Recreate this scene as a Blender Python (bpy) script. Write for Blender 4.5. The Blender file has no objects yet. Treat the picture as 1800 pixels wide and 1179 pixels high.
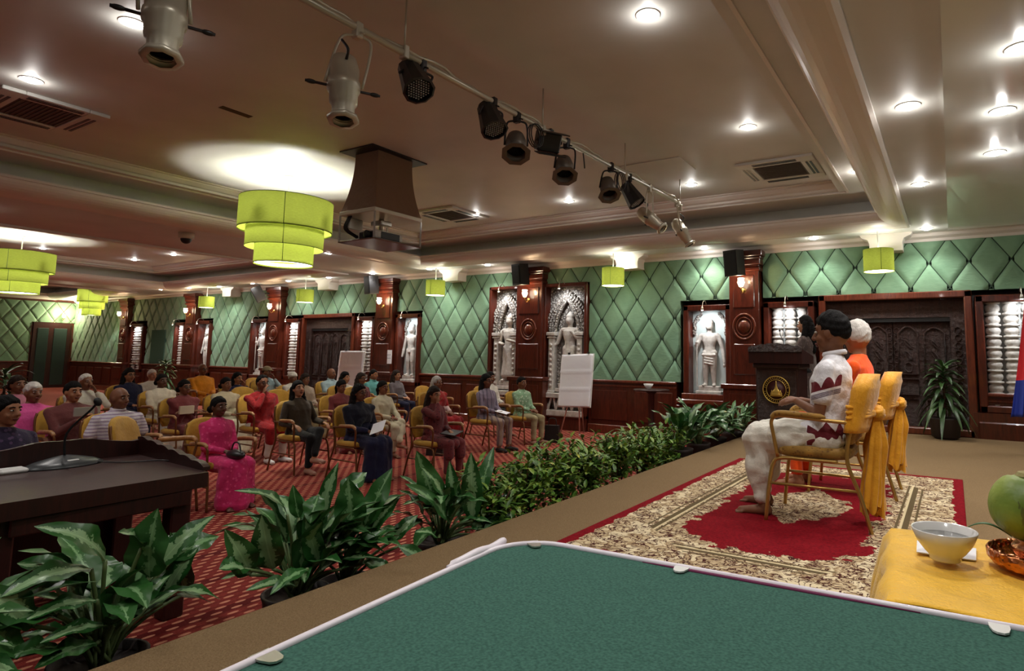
import bpy, math, random
import numpy as np
from mathutils import Vector, Matrix
S = bpy.context.scene
COL = S.collection
PI = math.pi
random.seed(7)

# ------------------------------------------------------------------ camera
F, CX, CY = 1073.4, 1037.1, 515.4            # focal length and principal point of the 1800x1179 frame
YAW, PITCH, ROLL = -0.5345, 0.1028, 0.0132
EYE = Vector((0, 0, 1.42))
def _axes():
    ca, sa, cb, sb = math.cos(YAW), math.sin(YAW), math.cos(PITCH), math.sin(PITCH)
    f = Vector((sa*cb, ca*cb, sb)); r = Vector((ca, -sa, 0)); u = r.cross(f)
    cc, sc = math.cos(ROLL), math.sin(ROLL)
    return (cc*r + sc*u), (-sc*r + cc*u), f
RR, UU, FF = _axes()
cam_d = bpy.data.cameras.new('camera'); cam = bpy.data.objects.new('camera', cam_d); COL.objects.link(cam)
cam.matrix_world = Matrix.Translation(EYE) @ Matrix((RR, UU, -FF)).transposed().to_4x4()
cam_d.sensor_width = 36; cam_d.sensor_fit = 'HORIZONTAL'; cam_d.lens = F/1800*36
cam_d.shift_x = (900-CX)/1800; cam_d.shift_y = (CY-589.5)/1800
cam_d.clip_start = 0.02; cam_d.clip_end = 100
S.camera = cam
def ray(x, y): return FF + RR*((x-CX)/F) - UU*((y-CY)/F)
def onz(x, y, z):
    d = ray(x, y); return EYE + d*((z-EYE.z)/d.z)
def onY(x, y, Y):
    d = ray(x, y); return EYE + d*(Y/d.y)
def onX(x, y, X):
    d = ray(x, y); return EYE + d*(X/d.x)

# ------------------------------------------------------------------ world, exposure
w = bpy.data.worlds.new('world'); S.world = w; w.use_nodes = True
w.node_tree.nodes['Background'].inputs[0].default_value = (0.9, 0.8, 0.72, 1)
w.node_tree.nodes['Background'].inputs[1].default_value = 0.01
S.view_settings.view_transform = 'Standard'; S.view_settings.look = 'None'
S.view_settings.exposure = 0.62; S.view_settings.gamma = 1.0
S.view_settings.use_curve_mapping = False
DOWN_W, CHAND_W, NICHE_W, SCONCE_W, PEND_W = 44, 75, 13, 10, 8
WARM = (1.0, 0.96, 0.91)

# ------------------------------------------------------------------ node expression helper
class N:
    nt = None
    def __init__(s, sock): s.s = sock
    @staticmethod
    def m(op, *a):
        n = N.nt.nodes.new('ShaderNodeMath'); n.operation = op
        for i, v in enumerate(a):
            if isinstance(v, N): N.nt.links.new(v.s, n.inputs[i])
            else: n.inputs[i].default_value = v
        return N(n.outputs[0])
    def __add__(s, o): return N.m('ADD', s, o)
    __radd__ = __add__
    def __sub__(s, o): return N.m('SUBTRACT', s, o)
    def __rsub__(s, o): return N.m('SUBTRACT', o, s)
    def __mul__(s, o): return N.m('MULTIPLY', s, o)
    __rmul__ = __mul__
    def __truediv__(s, o): return N.m('DIVIDE', s, o)
    def abs(s): return N.m('ABSOLUTE', s)
    def gt(s, o): return N.m('GREATER_THAN', s, o)
    def lt(s, o): return N.m('LESS_THAN', s, o)
    def mod(s, o): return N.m('FLOORED_MODULO', s, o)
    def floor(s): return N.m('FLOOR', s)
    def min(s, o): return N.m('MINIMUM', s, o)
    def max(s, o): return N.m('MAXIMUM', s, o)
    def sqrt(s): return N.m('SQRT', s)
    def sin(s): return N.m('SINE', s)
def hexc(r, g, b):
    f = lambda c: ((c/255+0.055)/1.055)**2.4 if c > 10 else c/255/12.92
    return (f(r), f(g), f(b), 1)
def coords(kind='Object', scale=(1, 1, 1)):
    nt = N.nt; t = nt.nodes.new('ShaderNodeTexCoord'); mp = nt.nodes.new('ShaderNodeMapping')
    mp.inputs['Scale'].default_value = scale; nt.links.new(t.outputs[kind], mp.inputs['Vector'])
    return mp.outputs[0]
def xyz(vec):
    n = N.nt.nodes.new('ShaderNodeSeparateXYZ'); N.nt.links.new(vec, n.inputs[0])
    return N(n.outputs[0]), N(n.outputs[1]), N(n.outputs[2])
def noise(vec, scale=5, detail=4, rough=.5, dist=0):
    n = N.nt.nodes.new('ShaderNodeTexNoise'); n.inputs['Scale'].default_value = scale
    n.inputs['Detail'].default_value = detail; n.inputs['Roughness'].default_value = rough
    n.inputs['Distortion'].default_value = dist
    N.nt.links.new(vec, n.inputs['Vector']); return N(n.outputs[0])
def voro(vec, scale=5, feature='F1', rnd=1.0):
    n = N.nt.nodes.new('ShaderNodeTexVoronoi'); n.feature = feature; n.inputs['Scale'].default_value = scale
    n.inputs['Randomness'].default_value = rnd
    N.nt.links.new(vec, n.inputs['Vector']); return N(n.outputs['Distance'])
def ramp(v, stops, mode='LINEAR'):
    n = N.nt.nodes.new('ShaderNodeValToRGB'); cr = n.color_ramp; cr.interpolation = mode
    while len(cr.elements) < len(stops): cr.elements.new(.5)
    for e, (p, c) in zip(cr.elements, stops): e.position = p; e.color = c
    N.nt.links.new(v.s, n.inputs[0]); return n.outputs[0]
def mixc(fac, a, b, mode='MIX'):
    n = N.nt.nodes.new('ShaderNodeMix'); n.data_type = 'RGBA'; n.blend_type = mode
    for i, v in ((0, fac), (6, a), (7, b)):
        if isinstance(v, N): N.nt.links.new(v.s, n.inputs[i])
        elif hasattr(v, 'is_linked') or isinstance(v, bpy.types.NodeSocket): N.nt.links.new(v, n.inputs[i])
        else: n.inputs[i].default_value = v
    return n.outputs[2]
MATS = {}
def mat(name, col=(.5, .5, .5, 1), rough=.6, metal=0, bump=None, colfn=None, emit=None, estr=0, spec=.5, trans=0,
        coat=0, alpha=1, bumpd=.01, sub=0, sheen=0):
    """bump: function returning a height N; colfn: function returning a colour socket"""
    if name in MATS: return MATS[name]
    m = bpy.data.materials.new(name); m.use_nodes = True; nt = m.node_tree; N.nt = nt
    p = nt.nodes['Principled BSDF']
    if len(col) == 3: col = (*col, 1)
    p.inputs['Base Color'].default_value = col; p.inputs['Roughness'].default_value = rough
    p.inputs['Metallic'].default_value = metal; p.inputs['Specular IOR Level'].default_value = spec
    p.inputs['Transmission Weight'].default_value = trans; p.inputs['Coat Weight'].default_value = coat
    p.inputs['Alpha'].default_value = alpha
    if sheen: p.inputs['Sheen Weight'].default_value = sheen
    if sub:
        p.inputs['Subsurface Weight'].default_value = sub; p.inputs['Subsurface Scale'].default_value = .02
    if colfn: nt.links.new(colfn(), p.inputs['Base Color'])
    if bump:
        b = nt.nodes.new('ShaderNodeBump'); b.inputs['Distance'].default_value = bumpd; b.inputs['Strength'].default_value = 1
        nt.links.new(bump().s, b.inputs['Height']); nt.links.new(b.outputs[0], p.inputs['Normal'])
    if emit:
        p.inputs['Emission Color'].default_value = (*emit[:3], 1); p.inputs['Emission Strength'].default_value = estr
    MATS[name] = m; return m
def woodm(name, c1, c2, rough=.28, coat=.3, sc=1.0, carve=0):
    def cf():
        v = coords('Object', (9*sc, 9*sc, 1.1*sc)); n1 = noise(v, 3, 8, .65, 1.2)
        return ramp(n1, [(.3, c1), (.7, c2)])
    def bf():
        v = coords('Object')
        if carve:
            a = voro(v, 16*carve, 'F1', .7); b = noise(coords('Object'), 26*carve, 3, .6, 2.5)
            c = N.m('ABSOLUTE', b-.5)*2
            return a*1.2 + c*1.6
        return noise(coords('Object', (30, 30, 3)), 3, 4)*.05
    return mat(name, c1, rough, coat=coat, colfn=cf, bump=bf, bumpd=.022 if carve else .01)
def cloth(name, rgb, rough=.85, var=.12, weave=260, kind=None, rgb2=None, sc=1.0, sheen=.15):
    c = hexc(*rgb)
    def cf():
        v = coords('Object'); n1 = noise(v, 7*sc, 5)
        d = tuple(x*(1-var*2) for x in c[:3])+(1,)
        base = ramp(n1, [(.35, d), (.65, c)])
        if kind == 'stripe':
            x, y, z = xyz(coords('Object')); s = (z*34*sc).mod(1.0).lt(.32)
            return mixc(s, base, hexc(*rgb2))
        if kind == 'vstripe':
            x, y, z = xyz(coords('Object')); s = ((y+x*.5)*14*sc+n1*1.2).mod(1.0).lt(.35)
            return mixc(s, base, hexc(*rgb2))
        if kind == 'floral':
            a = voro(coords('Object'), 26*sc); b = noise(coords('Object'), 20*sc, 3)
            return mixc((a+b*.35).lt(.46), base, hexc(*rgb2))
        if kind == 'big':
            b = noise(coords('Object'), 9*sc, 4, .6)
            return mixc(b.gt(.56), base, hexc(*rgb2))
        return base
    def bf():
        v = coords('Object'); return noise(v, 22, 4, .6)*.6 + noise(v, weave, 2)*.12
    return mat(name, c, rough, colfn=cf, bump=bf, bumpd=.012, sheen=sheen, spec=.25)
def skinm(name, rgb):
    c = hexc(*rgb)
    return mat(name, c, .5, colfn=lambda: ramp(noise(coords('Object'), 14, 4), [(.3, tuple(x*.82 for x in c[:3])+(1,)), (.7, c)]),
               bump=lambda: noise(coords('Object'), 120, 3)*.3, bumpd=.002, spec=.35, sub=.06)

# ------------------------------------------------------------------ mesh builder
class MB:
    def __init__(s): s.v = []; s.f = []; s.sm = []; s.mi = []; s.uv = []; s.cur = 0
    def add(s, vs, fs, smooth=True, uv=None):
        o = len(s.v); s.v += [tuple(p) for p in vs]
        s.uv += (uv if uv else [(0, 0, 0)]*len(vs))
        for f in fs: s.f.append(tuple(i+o for i in f)); s.sm.append(smooth); s.mi.append(s.cur)
        return s
    def mat(s, i): s.cur = i; return s
    def box(s, lo, hi, bev=0.0):
        (x0, y0, z0), (x1, y1, z1) = lo, hi
        if bev <= 0:
            vs = [(x, y, z) for z in (z0, z1) for y in (y0, y1) for x in (x0, x1)]
            return s.add(vs, [(0, 2, 3, 1), (4, 5, 7, 6), (0, 1, 5, 4), (2, 6, 7, 3), (0, 4, 6, 2), (1, 3, 7, 5)], False)
        b = min(bev, (x1-x0)/2.01, (y1-y0)/2.01, (z1-z0)/2.01)
        vs = []; idx = {}
        for i, x in enumerate((x0, x1)):
            for j, y in enumerate((y0, y1)):
                for k, z in enumerate((z0, z1)):
                    sx, sy, sz = (1 if i == 0 else -1), (1 if j == 0 else -1), (1 if k == 0 else -1)
                    for a, p in enumerate(((x, y+sy*b, z+sz*b), (x+sx*b, y, z+sz*b), (x+sx*b, y+sy*b, z))):
                        idx[(i, j, k, a)] = len(vs); vs.append(p)
        q = lambda *t: tuple(idx[e] for e in t)
        fs = []
        for i in (0, 1):
            t = [(i, 0, 0, 0), (i, 1, 0, 0), (i, 1, 1, 0), (i, 0, 1, 0)]; fs.append(q(*(t[::-1] if i == 0 else t)))
            t = [(0, i, 0, 1), (1, i, 0, 1), (1, i, 1, 1), (0, i, 1, 1)]; fs.append(q(*(t if i == 0 else t[::-1])))
            t = [(0, 0, i, 2), (1, 0, i, 2), (1, 1, i, 2), (0, 1, i, 2)]; fs.append(q(*(t[::-1] if i == 0 else t)))
        for i in (0, 1):
            for j in (0, 1):
                fs.append(q((i, j, 0, 0), (i, j, 0, 1), (i, j, 1, 1), (i, j, 1, 0)))
                fs.append(q((i, 0, j, 0), (i, 0, j, 2), (i, 1, j, 2), (i, 1, j, 0)))
                fs.append(q((0, i, j, 1), (0, i, j, 2), (1, i, j, 2), (1, i, j, 1)))
                for k in (0, 1): fs.append(q((i, j, k, 0), (i, j, k, 1), (i, j, k, 2)))
        return s.add(vs, fs, False)
    def rings(s, rs, closed=True, cap=True, smooth=True):
        n = len(rs[0]); vs = [p for r in rs for p in r]; fs = []
        for i in range(len(rs)-1):
            for j in range(n if closed else n-1):
                k = (j+1) % n
                fs.append((i*n+j, i*n+k, (i+1)*n+k, (i+1)*n+j))
        if cap and closed:
            fs.append(tuple(range(n))[::-1]); fs.append(tuple((len(rs)-1)*n+j for j in range(n)))
        return s.add(vs, fs, smooth)
    def lathe(s, prof, c=(0, 0, 0), n=24, axis='z', smooth=True, cap=True):
        rs = []
        for r, h in prof:
            ring = []
            for i in range(n):
                a = 2*PI*i/n; x, y = r*math.cos(a), r*math.sin(a)
                p = {'z': (x, y, h), 'y': (x, -h, y), 'x': (h, x, y)}[axis]
                ring.append((c[0]+p[0], c[1]+p[1], c[2]+p[2]))
            rs.append(ring)
        return s.rings(rs, True, cap, smooth)
    def tube(s, pts, r, n=8, closed=False, smooth=True, flat=1.0):
        pts = [Vector(p) for p in pts]; m = len(pts); rs = []
        rad = r if isinstance(r, (list, tuple)) else [r]*m
        up = None
        for i, p in enumerate(pts):
            a = pts[i-1] if (i > 0 or closed) else p; b = pts[(i+1) % m] if (i < m-1 or closed) else p
            t = (b-a); t = t.normalized() if t.length > 1e-9 else Vector((0, 0, 1))
            if up is None: up = Vector((0, 0, 1)) if abs(t.z) < .9 else Vector((1, 0, 0))
            x = t.cross(up)
            x = x.normalized() if x.length > 1e-6 else t.orthogonal().normalized()
            y = x.cross(t); up = y
            rs.append([tuple(p + (x*math.cos(2*PI*k/n) + y*math.sin(2*PI*k/n)*flat)*rad[i]) for k in range(n)])
        if closed: rs.append(rs[0]); return s.rings(rs, True, False, smooth)
        return s.rings(rs, True, True, smooth)
    def ell(s, c, r, n=14, m=9, rot=None, fn=None):
        vs = []; fs = []
        c = Vector(c)
        for i in range(m+1):
            th = PI*i/m
            for j in range(n):
                ph = 2*PI*j/n; d = Vector((math.sin(th)*math.cos(ph), math.sin(th)*math.sin(ph), math.cos(th)))
                k = fn(d) if fn else 1
                p = Vector((d.x*r[0], d.y*r[1], d.z*r[2]))*k
                if rot: p = rot @ p
                vs.append(c+p)
        for i in range(m):
            for j in range(n):
                k = (j+1) % n
                if i == 0: fs.append((j, n+j, n+k))
                elif i == m-1: fs.append((i*n+j, (i+1)*n+j, i*n+k))
                else: fs.append((i*n+j, (i+1)*n+j, (i+1)*n+k, i*n+k))
        return s.add(vs, fs, True)
    def cap(s, p0, r0, p1, r1, flat=1.0, side=None, n=12):
        p0, p1 = Vector(p0), Vector(p1); t = p1-p0; L = t.length
        t = t/L if L > 1e-6 else Vector((0, 0, 1))
        if side is None: x = t.orthogonal().normalized()
        else:
            x = Vector(side); x = (x - t*x.dot(t)); x = x.normalized() if x.length > 1e-4 else t.orthogonal().normalized()
        y = t.cross(x); rs = []
        seq = [(-math.cos(a)*r0, math.sin(a)*r0, 0) for a in (.12, .55, 1.0, 1.4)]
        seq += [(L-0+math.cos(a)*r1, math.sin(a)*r1, 1) for a in (1.4, 1.0, .55, .12)]
        for h, rr, _ in seq:
            rs.append([tuple(p0 + t*h + (x*math.cos(2*PI*k/n) + y*math.sin(2*PI*k/n)*flat)*rr) for k in range(n)])
        return s.rings(rs, True, True)
    def loft(s, secs, n=20):
        """secs: (cx, cy, z, depth_radius, side_radius)"""
        rs = [[(cx+dr*math.cos(2*PI*k/n), cy+wr*math.sin(2*PI*k/n), z) for k in range(n)] for cx, cy, z, dr, wr in secs]
        return s.rings(rs, True, True)
    def prism(s, poly, y0, y1, plane='xz', smooth=False):
        """extrude a 2D outline"""
        f = {'xz': lambda a, b, h: (a, h, b), 'xy': lambda a, b, h: (a, b, h), 'yz': lambda a, b, h: (h, a, b)}[plane]
        return s.rings([[f(a, b, y0) for a, b in poly], [f(a, b, y1) for a, b in poly]], True, True, smooth)
    def grid(s, fn, nu, nv, smooth=True, uvs=False):
        vs = [fn(i/nu, j/nv) for i in range(nu+1) for j in range(nv+1)]
        uv = [(i/nu, j/nv, 0) for i in range(nu+1) for j in range(nv+1)]
        fs = [(i*(nv+1)+j, (i+1)*(nv+1)+j, (i+1)*(nv+1)+j+1, i*(nv+1)+j+1) for i in range(nu) for j in range(nv)]
        return s.add(vs, fs, smooth, uv)
    def xf(s, M, start=0):
        s.v[start:] = [tuple(M @ Vector(p)) for p in s.v[start:]]; return s
    def build(s, name, mats, parent=None, link=True):
        me = bpy.data.meshes.new(name); me.from_pydata(s.v, [], s.f)
        me.polygons.foreach_set('use_smooth', s.sm)
        mats = mats if isinstance(mats, (list, tuple)) else [mats]
        for m in mats: me.materials.append(m)
        if len(mats) > 1: me.polygons.foreach_set('material_index', s.mi)
        if any(u != (0, 0, 0) for u in s.uv):
            at = me.attributes.new('luv', 'FLOAT_VECTOR', 'POINT'); at.data.foreach_set('vector', [c for u in s.uv for c in u])
        me.validate(); me.update()
        o = bpy.data.objects.new(name, me)
        if link: COL.objects.link(o)
        if parent: o.parent = parent
        return o
def tag(o, label=None, cat=None, group=None, kind=None):
    if label: o['label'] = label
    if cat: o['category'] = cat
    if group: o['group'] = group
    if kind: o['kind'] = kind
    return o
def thing(name, label, cat, loc=(0, 0, 0), rz=0, group=None):
    o = bpy.data.objects.new(name, None); COL.objects.link(o); o.location = loc; o.rotation_euler = (0, 0, rz)
    o.empty_display_size = .1
    return tag(o, label, cat, group)
def struct(o): o['kind'] = 'structure'; return o
def dup(root, loc, rz, label=None, group=None):
    r = root.copy(); COL.objects.link(r); r.location = loc; r.rotation_euler = (0, 0, rz)
    if label: r['label'] = label
    if group: r['group'] = group
    for ch in list(root.children):
        c = ch.copy(); COL.objects.link(c); c.parent = r
        for g in ch.children:
            d = g.copy(); COL.objects.link(d); d.parent = c
    return r
def lamp(parent, kind, loc, energy, col=WARM, size=.05, rot=None, angle=100, blend=.5):
    l = bpy.data.lights.new('bulb_light', kind); l.energy = energy; l.color = col
    if kind == 'AREA': l.size = size
    else: l.shadow_soft_size = size
    if kind == 'SPOT': l.spot_size = math.radians(angle); l.spot_blend = blend
    o = bpy.data.objects.new('bulb_light', l); COL.objects.link(o); o.location = loc
    if rot: o.rotation_euler = rot
    o.parent = parent; return o
def smoothpts(pts, n=6):
    P = [Vector(p) for p in pts]; out = []
    for i in range(len(P)-1):
        a, b = P[i], P[i+1]; z = P[i-1] if i > 0 else a*2-b; c = P[i+2] if i+2 < len(P) else b*2-a
        for k in range(n):
            t = k/n
            out.append(.5*((2*a) + (b-z)*t + (2*z-5*a+4*b-c)*t*t + (3*a-z-3*b+c)*t**3))
    out.append(P[-1]); return out

def remesh(mb, name, mats, parent, voxel=.012, smooth=2, wrinkle=0, seed=0, fqs=(18, 60)):
    """fuse the overlapping volumes of mb into one continuous skin"""
    o = mb.build(name+'_tmp', mats)
    md = o.modifiers.new('r', 'REMESH'); md.mode = 'VOXEL'; md.voxel_size = voxel
    if smooth:
        sm = o.modifiers.new('s', 'SMOOTH'); sm.factor = .5; sm.iterations = smooth
    dg = bpy.context.evaluated_depsgraph_get(); ev = o.evaluated_get(dg)
    me = bpy.data.meshes.new_from_object(ev); old = o.data
    bpy.data.objects.remove(o); bpy.data.meshes.remove(old)
    me.name = name
    n = len(me.vertices)
    if wrinkle and n:
        co = np.empty(n*3); me.vertices.foreach_get('co', co); co = co.reshape(-1, 3)
        nn = np.empty(n*3); me.vertices.foreach_get('normal', nn); nn = nn.reshape(-1, 3)
        rg = np.random.RandomState(seed+3); h = np.zeros(n)
        for k in range(6):
            d = rg.normal(size=3); d /= np.linalg.norm(d); fq = rg.uniform(*fqs)
            d2 = rg.normal(size=3)*12
            h += np.sin(co@d*fq + 1.8*np.sin(co@d2+rg.uniform(0, 6)))*rg.uniform(.4, 1)
        co += nn*(h*wrinkle/3)[:, None]
        me.vertices.foreach_set('co', co.ravel())
    me.polygons.foreach_set('use_smooth', [True]*len(me.polygons))
    me.materials.clear()
    for m in (mats if isinstance(mats, (list, tuple)) else [mats]): me.materials.append(m)
    me.update()
    r = bpy.data.objects.new(name, me); COL.objects.link(r); r.parent = parent
    return r

# ------------------------------------------------------------------ materials
M = {}
M['wood'] = woodm('mahogany', hexc(52, 20, 12), hexc(98, 40, 24))
M['woodpale'] = woodm('mahogany_frame', hexc(70, 28, 16), hexc(120, 56, 34))  # paler mahogany tone for frames, rails and medallions
M['carve'] = woodm('carved_wood', hexc(40, 19, 13), hexc(72, 38, 27), rough=.42, coat=.1, carve=1)
M['darkwood'] = woodm('dark_mahogany', hexc(30, 10, 8), hexc(58, 20, 15), rough=.42, coat=.05)
M['ceil'] = mat('ceiling_paint', hexc(196, 180, 170), .55, colfn=lambda: ramp(noise(coords('Object'), 1.3, 4), [(.3, hexc(196, 196, 190)), (.7, hexc(210, 209, 204))]),
                bump=lambda: noise(coords('Object'), 40, 3)*.1, bumpd=.004)
M['trimw'] = mat('moulding_paint', hexc(222, 214, 206), .4)
M['gloss'] = mat('gloss_ceiling_paint', hexc(232, 236, 230), .2, coat=.5, bump=lambda: noise(coords('Object'), 1.6, 2)*.3, bumpd=.02)
M['white'] = mat('white_enamel', (.8, .8, .78, 1), .35)
M['black'] = mat('black_plastic', (.012, .012, .013, 1), .4)
M['blackm'] = mat('black_metal', (.02, .02, .022, 1), .35, metal=.4)
M['steel'] = mat('brushed_steel', (.62, .60, .55, 1), .3, metal=.9)
M['cream'] = mat('cream_painted_metal', (.56, .52, .42, 1), .38, metal=.45)
M['gold'] = mat('gold_painted_metal', (.50, .31, .09, 1), .32, metal=.75)
M['goldleaf'] = mat('gold_leaf', (.75, .5, .12, 1), .35, metal=.7)
M['glow'] = mat('lamp_glow', (1, 1, 1, 1), .5, emit=(1, .97, .92), estr=30)
M['softglow'] = mat('lit_diffuser', (1, 1, 1, 1), .5, emit=(1, .98, .9), estr=5)
M['warmglow'] = mat('warm_bulb', (1, 1, 1, 1), .5, emit=(1, .78, .5), estr=30)
M['stone'] = mat('pale_carved_stone', hexc(200, 196, 188), .75,
                 colfn=lambda: ramp(noise(coords('Object'), 9, 6, .6), [(.3, hexc(170, 164, 156)), (.65, hexc(214, 210, 204))]),
                 bump=lambda: noise(coords('Object'), 40, 4)*.5, bumpd=.01)
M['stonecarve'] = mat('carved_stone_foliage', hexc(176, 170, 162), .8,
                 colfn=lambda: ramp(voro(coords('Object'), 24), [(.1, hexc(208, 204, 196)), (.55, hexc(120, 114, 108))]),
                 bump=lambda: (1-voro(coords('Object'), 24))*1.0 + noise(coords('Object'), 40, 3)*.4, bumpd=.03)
M['paper'] = mat('white_paper', (.90, .91, .96, 1), .7, bump=lambda: noise(coords('Object'), 6, 3)*.4, bumpd=.01)
M['ink'] = mat('grey_ink', (.25, .26, .3, 1), .8)
def quilt_col():
    return ramp(noise(coords('Object'), 2.2, 6, .6), [(.3, hexc(104, 142, 112)), (.7, hexc(124, 160, 128))])
M['quilt'] = mat('green_upholstery', hexc(96, 134, 102), .75, colfn=quilt_col, sheen=.2,
                 bump=lambda: noise(coords('Object', (1, 1, 3)), 9, 4)*.5 + noise(coords('Object'), 200, 2)*.1, bumpd=.01)
M['seam'] = mat('groove_dark_backing', hexc(40, 62, 46), .8)  # backing seen between the diamonds; groove shade put into its colour
def stagecf():
    n1 = noise(coords('Object'), 160, 3, .7); n2 = noise(coords('Object'), 1.2, 3)
    a = ramp(n1, [(.3, hexc(108, 88, 62)), (.7, hexc(148, 124, 92))])
    return mixc(n2*.35, a, hexc(100, 80, 56))
M['stage'] = mat('brown_carpet', hexc(134, 105, 70), .95, colfn=stagecf, bump=lambda: noise(coords('Object'), 220, 3), bumpd=.004, spec=.1)
def carpetcf():
    x, y, z = xyz(coords('Object'))
    row = (x/.06).floor(); off = row.mod(2.0)*.5
    u = (x/.06).mod(1.0)-.5; v = (y/.11+off).mod(1.0)-.5
    d = ((u*u)*9.0+(v*v)*4.5)
    n1 = noise(coords('Object'), 90, 3)
    base = ramp(n1, [(.3, hexc(118, 40, 36)), (.7, hexc(146, 56, 48))])
    grid_ = mixc((u.abs()).gt(.44), base, hexc(96, 28, 27))
    big = ((x/.51).mod(1.0)).lt(.16)
    g2 = mixc(big, grid_, hexc(98, 26, 26))
    return mixc(d.lt(.36), g2, hexc(206, 140, 112))
M['carpet'] = mat('red_patterned_carpet', hexc(160, 44, 34), .9, colfn=carpetcf, bump=lambda: noise(coords('Object'), 150, 3), bumpd=.004, spec=.15)
HW, HL = 1.0, 1.76
def rugcf():
    x, y, z = xyz(coords('Object')); v = coords('Object')
    n1 = noise(v, 9, 4, .6); n2 = noise(v, 11, 4, .6, 1.5); vo = voro(v, 9)
    dx = HW-x.abs(); dy = HL-y.abs(); e = dx.min(dy); cs = (dx+dy)
    lace = N.m('ABSOLUTE', n2-.5)
    fl = ramp(vo+n2*.45, [(.25, hexc(104, 30, 32)), (.33, hexc(190, 168, 132)), (.48, hexc(214, 196, 160)), (.58, hexc(128, 100, 72)), (.64, hexc(205, 186, 150)), (.78, hexc(150, 124, 92)), (.86, hexc(216, 200, 166))])
    fl = mixc(lace.lt(.03), fl, hexc(70, 34, 30))
    red = ramp(noise(v, 60, 3), [(.3, hexc(104, 8, 20)), (.7, hexc(134, 16, 28))])
    jit = (n1-.5)*.34 + (vo-.4)*.10
    field = (e+jit).gt(.50)*((cs+jit*1.2).gt(1.22))
    med = ((x/.36)*(x/.36)+(y/.52)*(y/.52)).sqrt()+jit*1.5
    star = (x/.42).abs()+(y/.85).abs()+jit
    field = field*((med.min(star+.12)).gt(.86))
    col = mixc(field, fl, red)
    ln = ((e-.335).abs().lt(.018)).max((e-.385).abs().lt(.008)).max((e-.285).abs().lt(.007))
    ln = ln*(cs.gt(.95))
    col = mixc(ln, col, hexc(96, 82, 58))
    col = mixc(((e-.36).abs().lt(.008))*(cs.gt(.95)), col, hexc(206, 190, 152))
    col = mixc((e+jit*.25).lt(.075), col, red)
    return col
M['rug'] = mat('persian_rug_pile', hexc(150, 120, 90), .95, colfn=rugcf, bump=lambda: noise(coords('Object'), 180, 3), bumpd=.004, spec=.1)
def leafcf(c_dark, c_mid, c_light, amt):
    def f():
        a = N.nt.nodes.new('ShaderNodeAttribute'); a.attribute_name = 'luv'
        u, v, _ = xyz(a.outputs['Vector'])
        n1 = noise(coords('Object', (1, 1, 1)), 30, 4, .7); n3 = noise(coords('Object'), 3, 2)
        c = (v-.5).abs()*2.0
        streak = (c + (n1-.5)*1.6 + (n3-.5)*1.2).lt(amt)
        mid = mixc(n3, c_dark, c_mid)
        col = mixc(streak*.75, mid, c_light)
        return mixc((c).lt(.05), col, c_light)
    return f
M['leaf'] = mat('variegated_leaf', hexc(40, 84, 44), .32, colfn=leafcf(hexc(18, 58, 26), hexc(50, 104, 44), hexc(142, 176, 128), .34), spec=.5)
M['leafg'] = mat('broad_green_leaf', hexc(50, 104, 50), .35, colfn=leafcf(hexc(24, 66, 30), hexc(60, 112, 50), hexc(120, 160, 110), .12), spec=.5)
M['leafs'] = mat('small_shrub_leaf', hexc(60, 96, 34), .4,
                 colfn=lambda: ramp(noise(coords('Object'), 14, 3), [(.32, hexc(46, 84, 30)), (.5, hexc(92, 130, 48)), (.64, hexc(136, 158, 60)), (.78, hexc(204, 198, 84))]))
M['stem'] = mat('green_stalk', hexc(96, 116, 70), .5)
M['twig'] = mat('brown_twig', hexc(84, 50, 36), .8)
M['pot'] = mat('dark_clay_pot', hexc(46, 34, 30), .6)
def fabshade(name, rgb, tr=.5, em=0):
    if name in MATS: return MATS[name]
    m = bpy.data.materials.new(name); m.use_nodes = True; nt = m.node_tree; N.nt = nt
    nt.nodes.remove(nt.nodes['Principled BSDF']); out = nt.nodes['Material Output']
    d = nt.nodes.new('ShaderNodeBsdfDiffuse'); t = nt.nodes.new('ShaderNodeBsdfTranslucent'); mx = nt.nodes.new('ShaderNodeMixShader')
    c = hexc(*rgb); cc = ramp(noise(coords('Object', (1, 1, 6)), 26, 4), [(.3, tuple(x*.8 for x in c[:3])+(1,)), (.7, c)])
    nt.links.new(cc, d.inputs[0]); nt.links.new(cc, t.inputs[0]); mx.inputs[0].default_value = tr
    nt.links.new(d.outputs[0], mx.inputs[1]); nt.links.new(t.outputs[0], mx.inputs[2]); nt.links.new(mx.outputs[0], out.inputs[0])
    MATS[name] = m; return m
M['lime'] = fabshade('lime_fabric_shade', (126, 136, 54), .2)
M['limeline'] = mat('dark_seam', hexc(60, 80, 20), .8)

# ------------------------------------------------------------------ the room
YW = 10.15; XE = -29.0; ZG = 3.18; ZC = 3.28; Z2 = 3.66; Z3 = 3.8; HS = .37
struct(MB().box((XE-.3, -5, -.2), (4.3, YW+.5, 0)).build('floor', M['carpet']))
struct(MB().box((-2.5, -5, 0.001), (4.2, YW+.02, HS), .008).build('floor', M['stage']))
struct(MB().box((-2.54, -5, .0), (-2.5, YW-.3, HS-.05)).build('trim_1', M['darkwood']))
wb = struct(MB().box((XE-.3, YW+.30, 0), (4.3, YW+.5, 3.9)).build('wall_back', M['wood']))
struct(MB().box((4.2, -5, 0), (4.4, YW+.5, 3.9)).build('wall_right', M['quilt']))
struct(MB().box((XE-.3, -5.2, 0), (4.4, -5, 3.9)).build('wall_front', M['wood']))
we = MB().box((XE-.3, -5, 0), (XE, YW+.5, 3.9)); struct(we.build('wall_left', M['wood']))

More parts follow.
